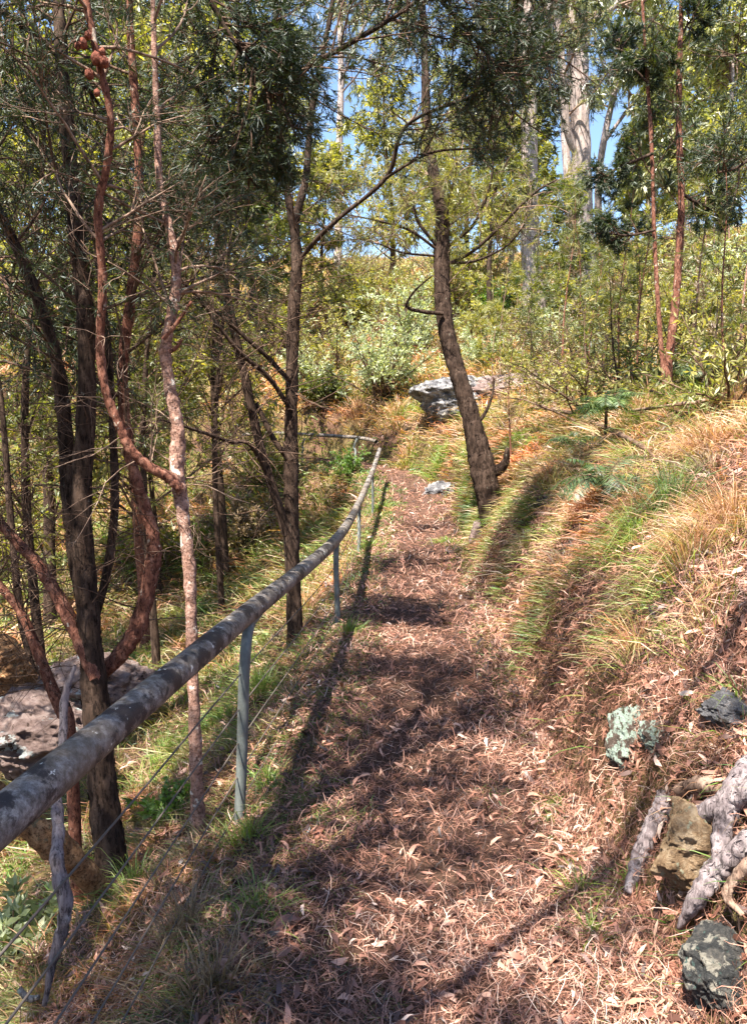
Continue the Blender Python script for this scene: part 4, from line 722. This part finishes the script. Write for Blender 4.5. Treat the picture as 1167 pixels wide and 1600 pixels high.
stick([(735, 1228), (775, 1222), (835, 1210)], (6, 7, 4), 'short brown stick lying across the middle of the path', M['twig_pale'])
stick([(540, 1200), (620, 1170), (690, 1165)], (4, 4, 3), 'thin straight twig across the path beyond the first post', M['twig_pale'])
stick([(310, 1550, .02), (345, 1530, .03), (372, 1512, .03)], (16, 20, 14), 'stubby piece of bark covered wood in the lower left', M['bark_pink'], 'log', 'log')
stick([(820, 638, .05), (880, 665, .2), (930, 690, .2), (990, 712, .1), (1030, 722, 0)], (6, 7, 8, 7, 4), 'fallen dark branch lying across the bank below the ferns', M['twig'], 'fallen_branch', 'branch', twigs=10)
stick([(960, 660, .1), (1050, 655, .12), (1110, 640, .1), (1180, 600, .15)], (5, 5, 5, 5), 'pale thin fallen branch in the grass at the foot of the twin stems', M['twig_pale'], 'fallen_branch', 'branch', twigs=5)
stick([(40, 1285, 3.0), (75, 1310, 3.0), (110, 1340, 3.05), (150, 1385, 3.15), (168, 1410, 3.2)], (40, 48, 44, 36, 24), 'orange brown mossy limb arching to the ground under the near rail', M['bark_rust'], 'fallen_log', 'log', onground=False, sides=14)
stick([(-60, 1230, 2.7), (-20, 1235, 2.8), (25, 1275, 2.95), (45, 1290, 3.0)], (40, 42, 38, 20), 'dark rusty end of a limb at the left edge just over the rail', M['bark_rust'], 'fallen_log', 'log', onground=False, sides=14)
stick([(118, 1040, 2.6), (102, 1090, 2.6), (98, 1160, 2.55), (88, 1230, 2.5), (92, 1290, 2.45), (90, 1350, 2.4), (103, 1410, 2.4), (98, 1450, 2.4), (84, 1500, 2.4), (70, 1570, 2.4)], (6, 12, 13, 15, 20, 22, 24, 20, 16, 8), 'twisted grey dead branch standing upright behind the near rail', M['bark_grey'], 'dead_branch', 'branch', onground=False, sides=12, lump=.16)
stick([(30, 1545, 2.3), (45, 1560, 2.3), (62, 1558, 2.3)], (9, 12, 7), 'white broken twig end in the lower left corner', M['mossy_root'], 'dead_branch', 'branch', onground=False)
# bark curls, pale leaves on the path
def bigleaf(pxx, pyy, L, w, az, label, mat, name='fallen_leaf', curl=.25, tilt=.15):
    p_, _ = hit(pxx, pyy); n = 9; t_ = np.linspace(0, 1, n); wd = w * np.sin(np.pi * np.clip(t_ * .93 + .04, 0, 1)) ** .8
    X_ = np.stack([t_ * L, np.zeros(n), .02 + curl * L * (t_ * (1 - t_)) + tilt * L * t_], 1); V_ = []
    for s_ in (-1, -.5, 0, .5, 1): V_.append(X_ + np.stack([np.zeros(n), wd * s_ * .5, np.abs(s_) ** 2 * wd * .35], 1))
    V_ = np.stack(V_, 1).reshape(-1, 3); c_, s_ = math.cos(az), math.sin(az); V_ = np.column_stack([V_[:, 0] * c_ - V_[:, 1] * s_, V_[:, 0] * s_ + V_[:, 1] * c_, V_[:, 2]])
    i_ = np.arange(n * 5).reshape(n, 5); F_ = np.stack([i_[:-1, :-1], i_[:-1, 1:], i_[1:, 1:], i_[1:, :-1]], -1).reshape(-1, 4)
    o = Geo().add(V_, F_, np.full(n * 5, .5)).build(name, mat); o.location = p_; return tag(o, label, 'leaf' if 'leaf' in name else 'bark', 'fallen leaves' if 'leaf' in name else 'bark strips')
bigleaf(718, 1425, .055, .03, -.1, 'small white leaf lying in the middle of the path', M['white_leaf'])
bigleaf(868, 1575, .06, .028, 1.9, 'white leaf at the bottom edge right of the path centre', M['white_leaf'])
bigleaf(866, 1530, .05, .012, 1.7, 'slim pale leaf just above the white leaf at the bottom', M['white_leaf'])
bigleaf(648, 1228, .05, .025, .4, 'pale dull leaf on the path near the short brown stick', M['white_leaf'])
bigleaf(858, 1358, .045, .022, .5, 'pale pink leaf at the foot of the bank', M['litter'])
bigleaf(425, 1490, .14, .07, .9, 'curled pinkish strip of bark at the left of the path', M['litter'], 'bark_strip', .5)
bigleaf(495, 1320, .09, .03, 1.3, 'upright orange leaf at the top of the long thin stick', M['litter'], curl=.4)
bigleaf(830, 1420, .10, .03, .9, 'orange leaf on the path below the foot of the bank', M['litter'])
bigleaf(1075, 1600, .22, .03, 1.5, 'pale strip of bark near the bottom right rock', M['litter'], 'bark_strip')
bigleaf(1035, 1560, .12, .06, .3, 'broad pinkish bark flake left of the bottom right rock', M['litter'], 'bark_strip')
print('objects', len(bpy.data.objects), 'faces', sum(len(m.polygons) for m in bpy.data.meshes))
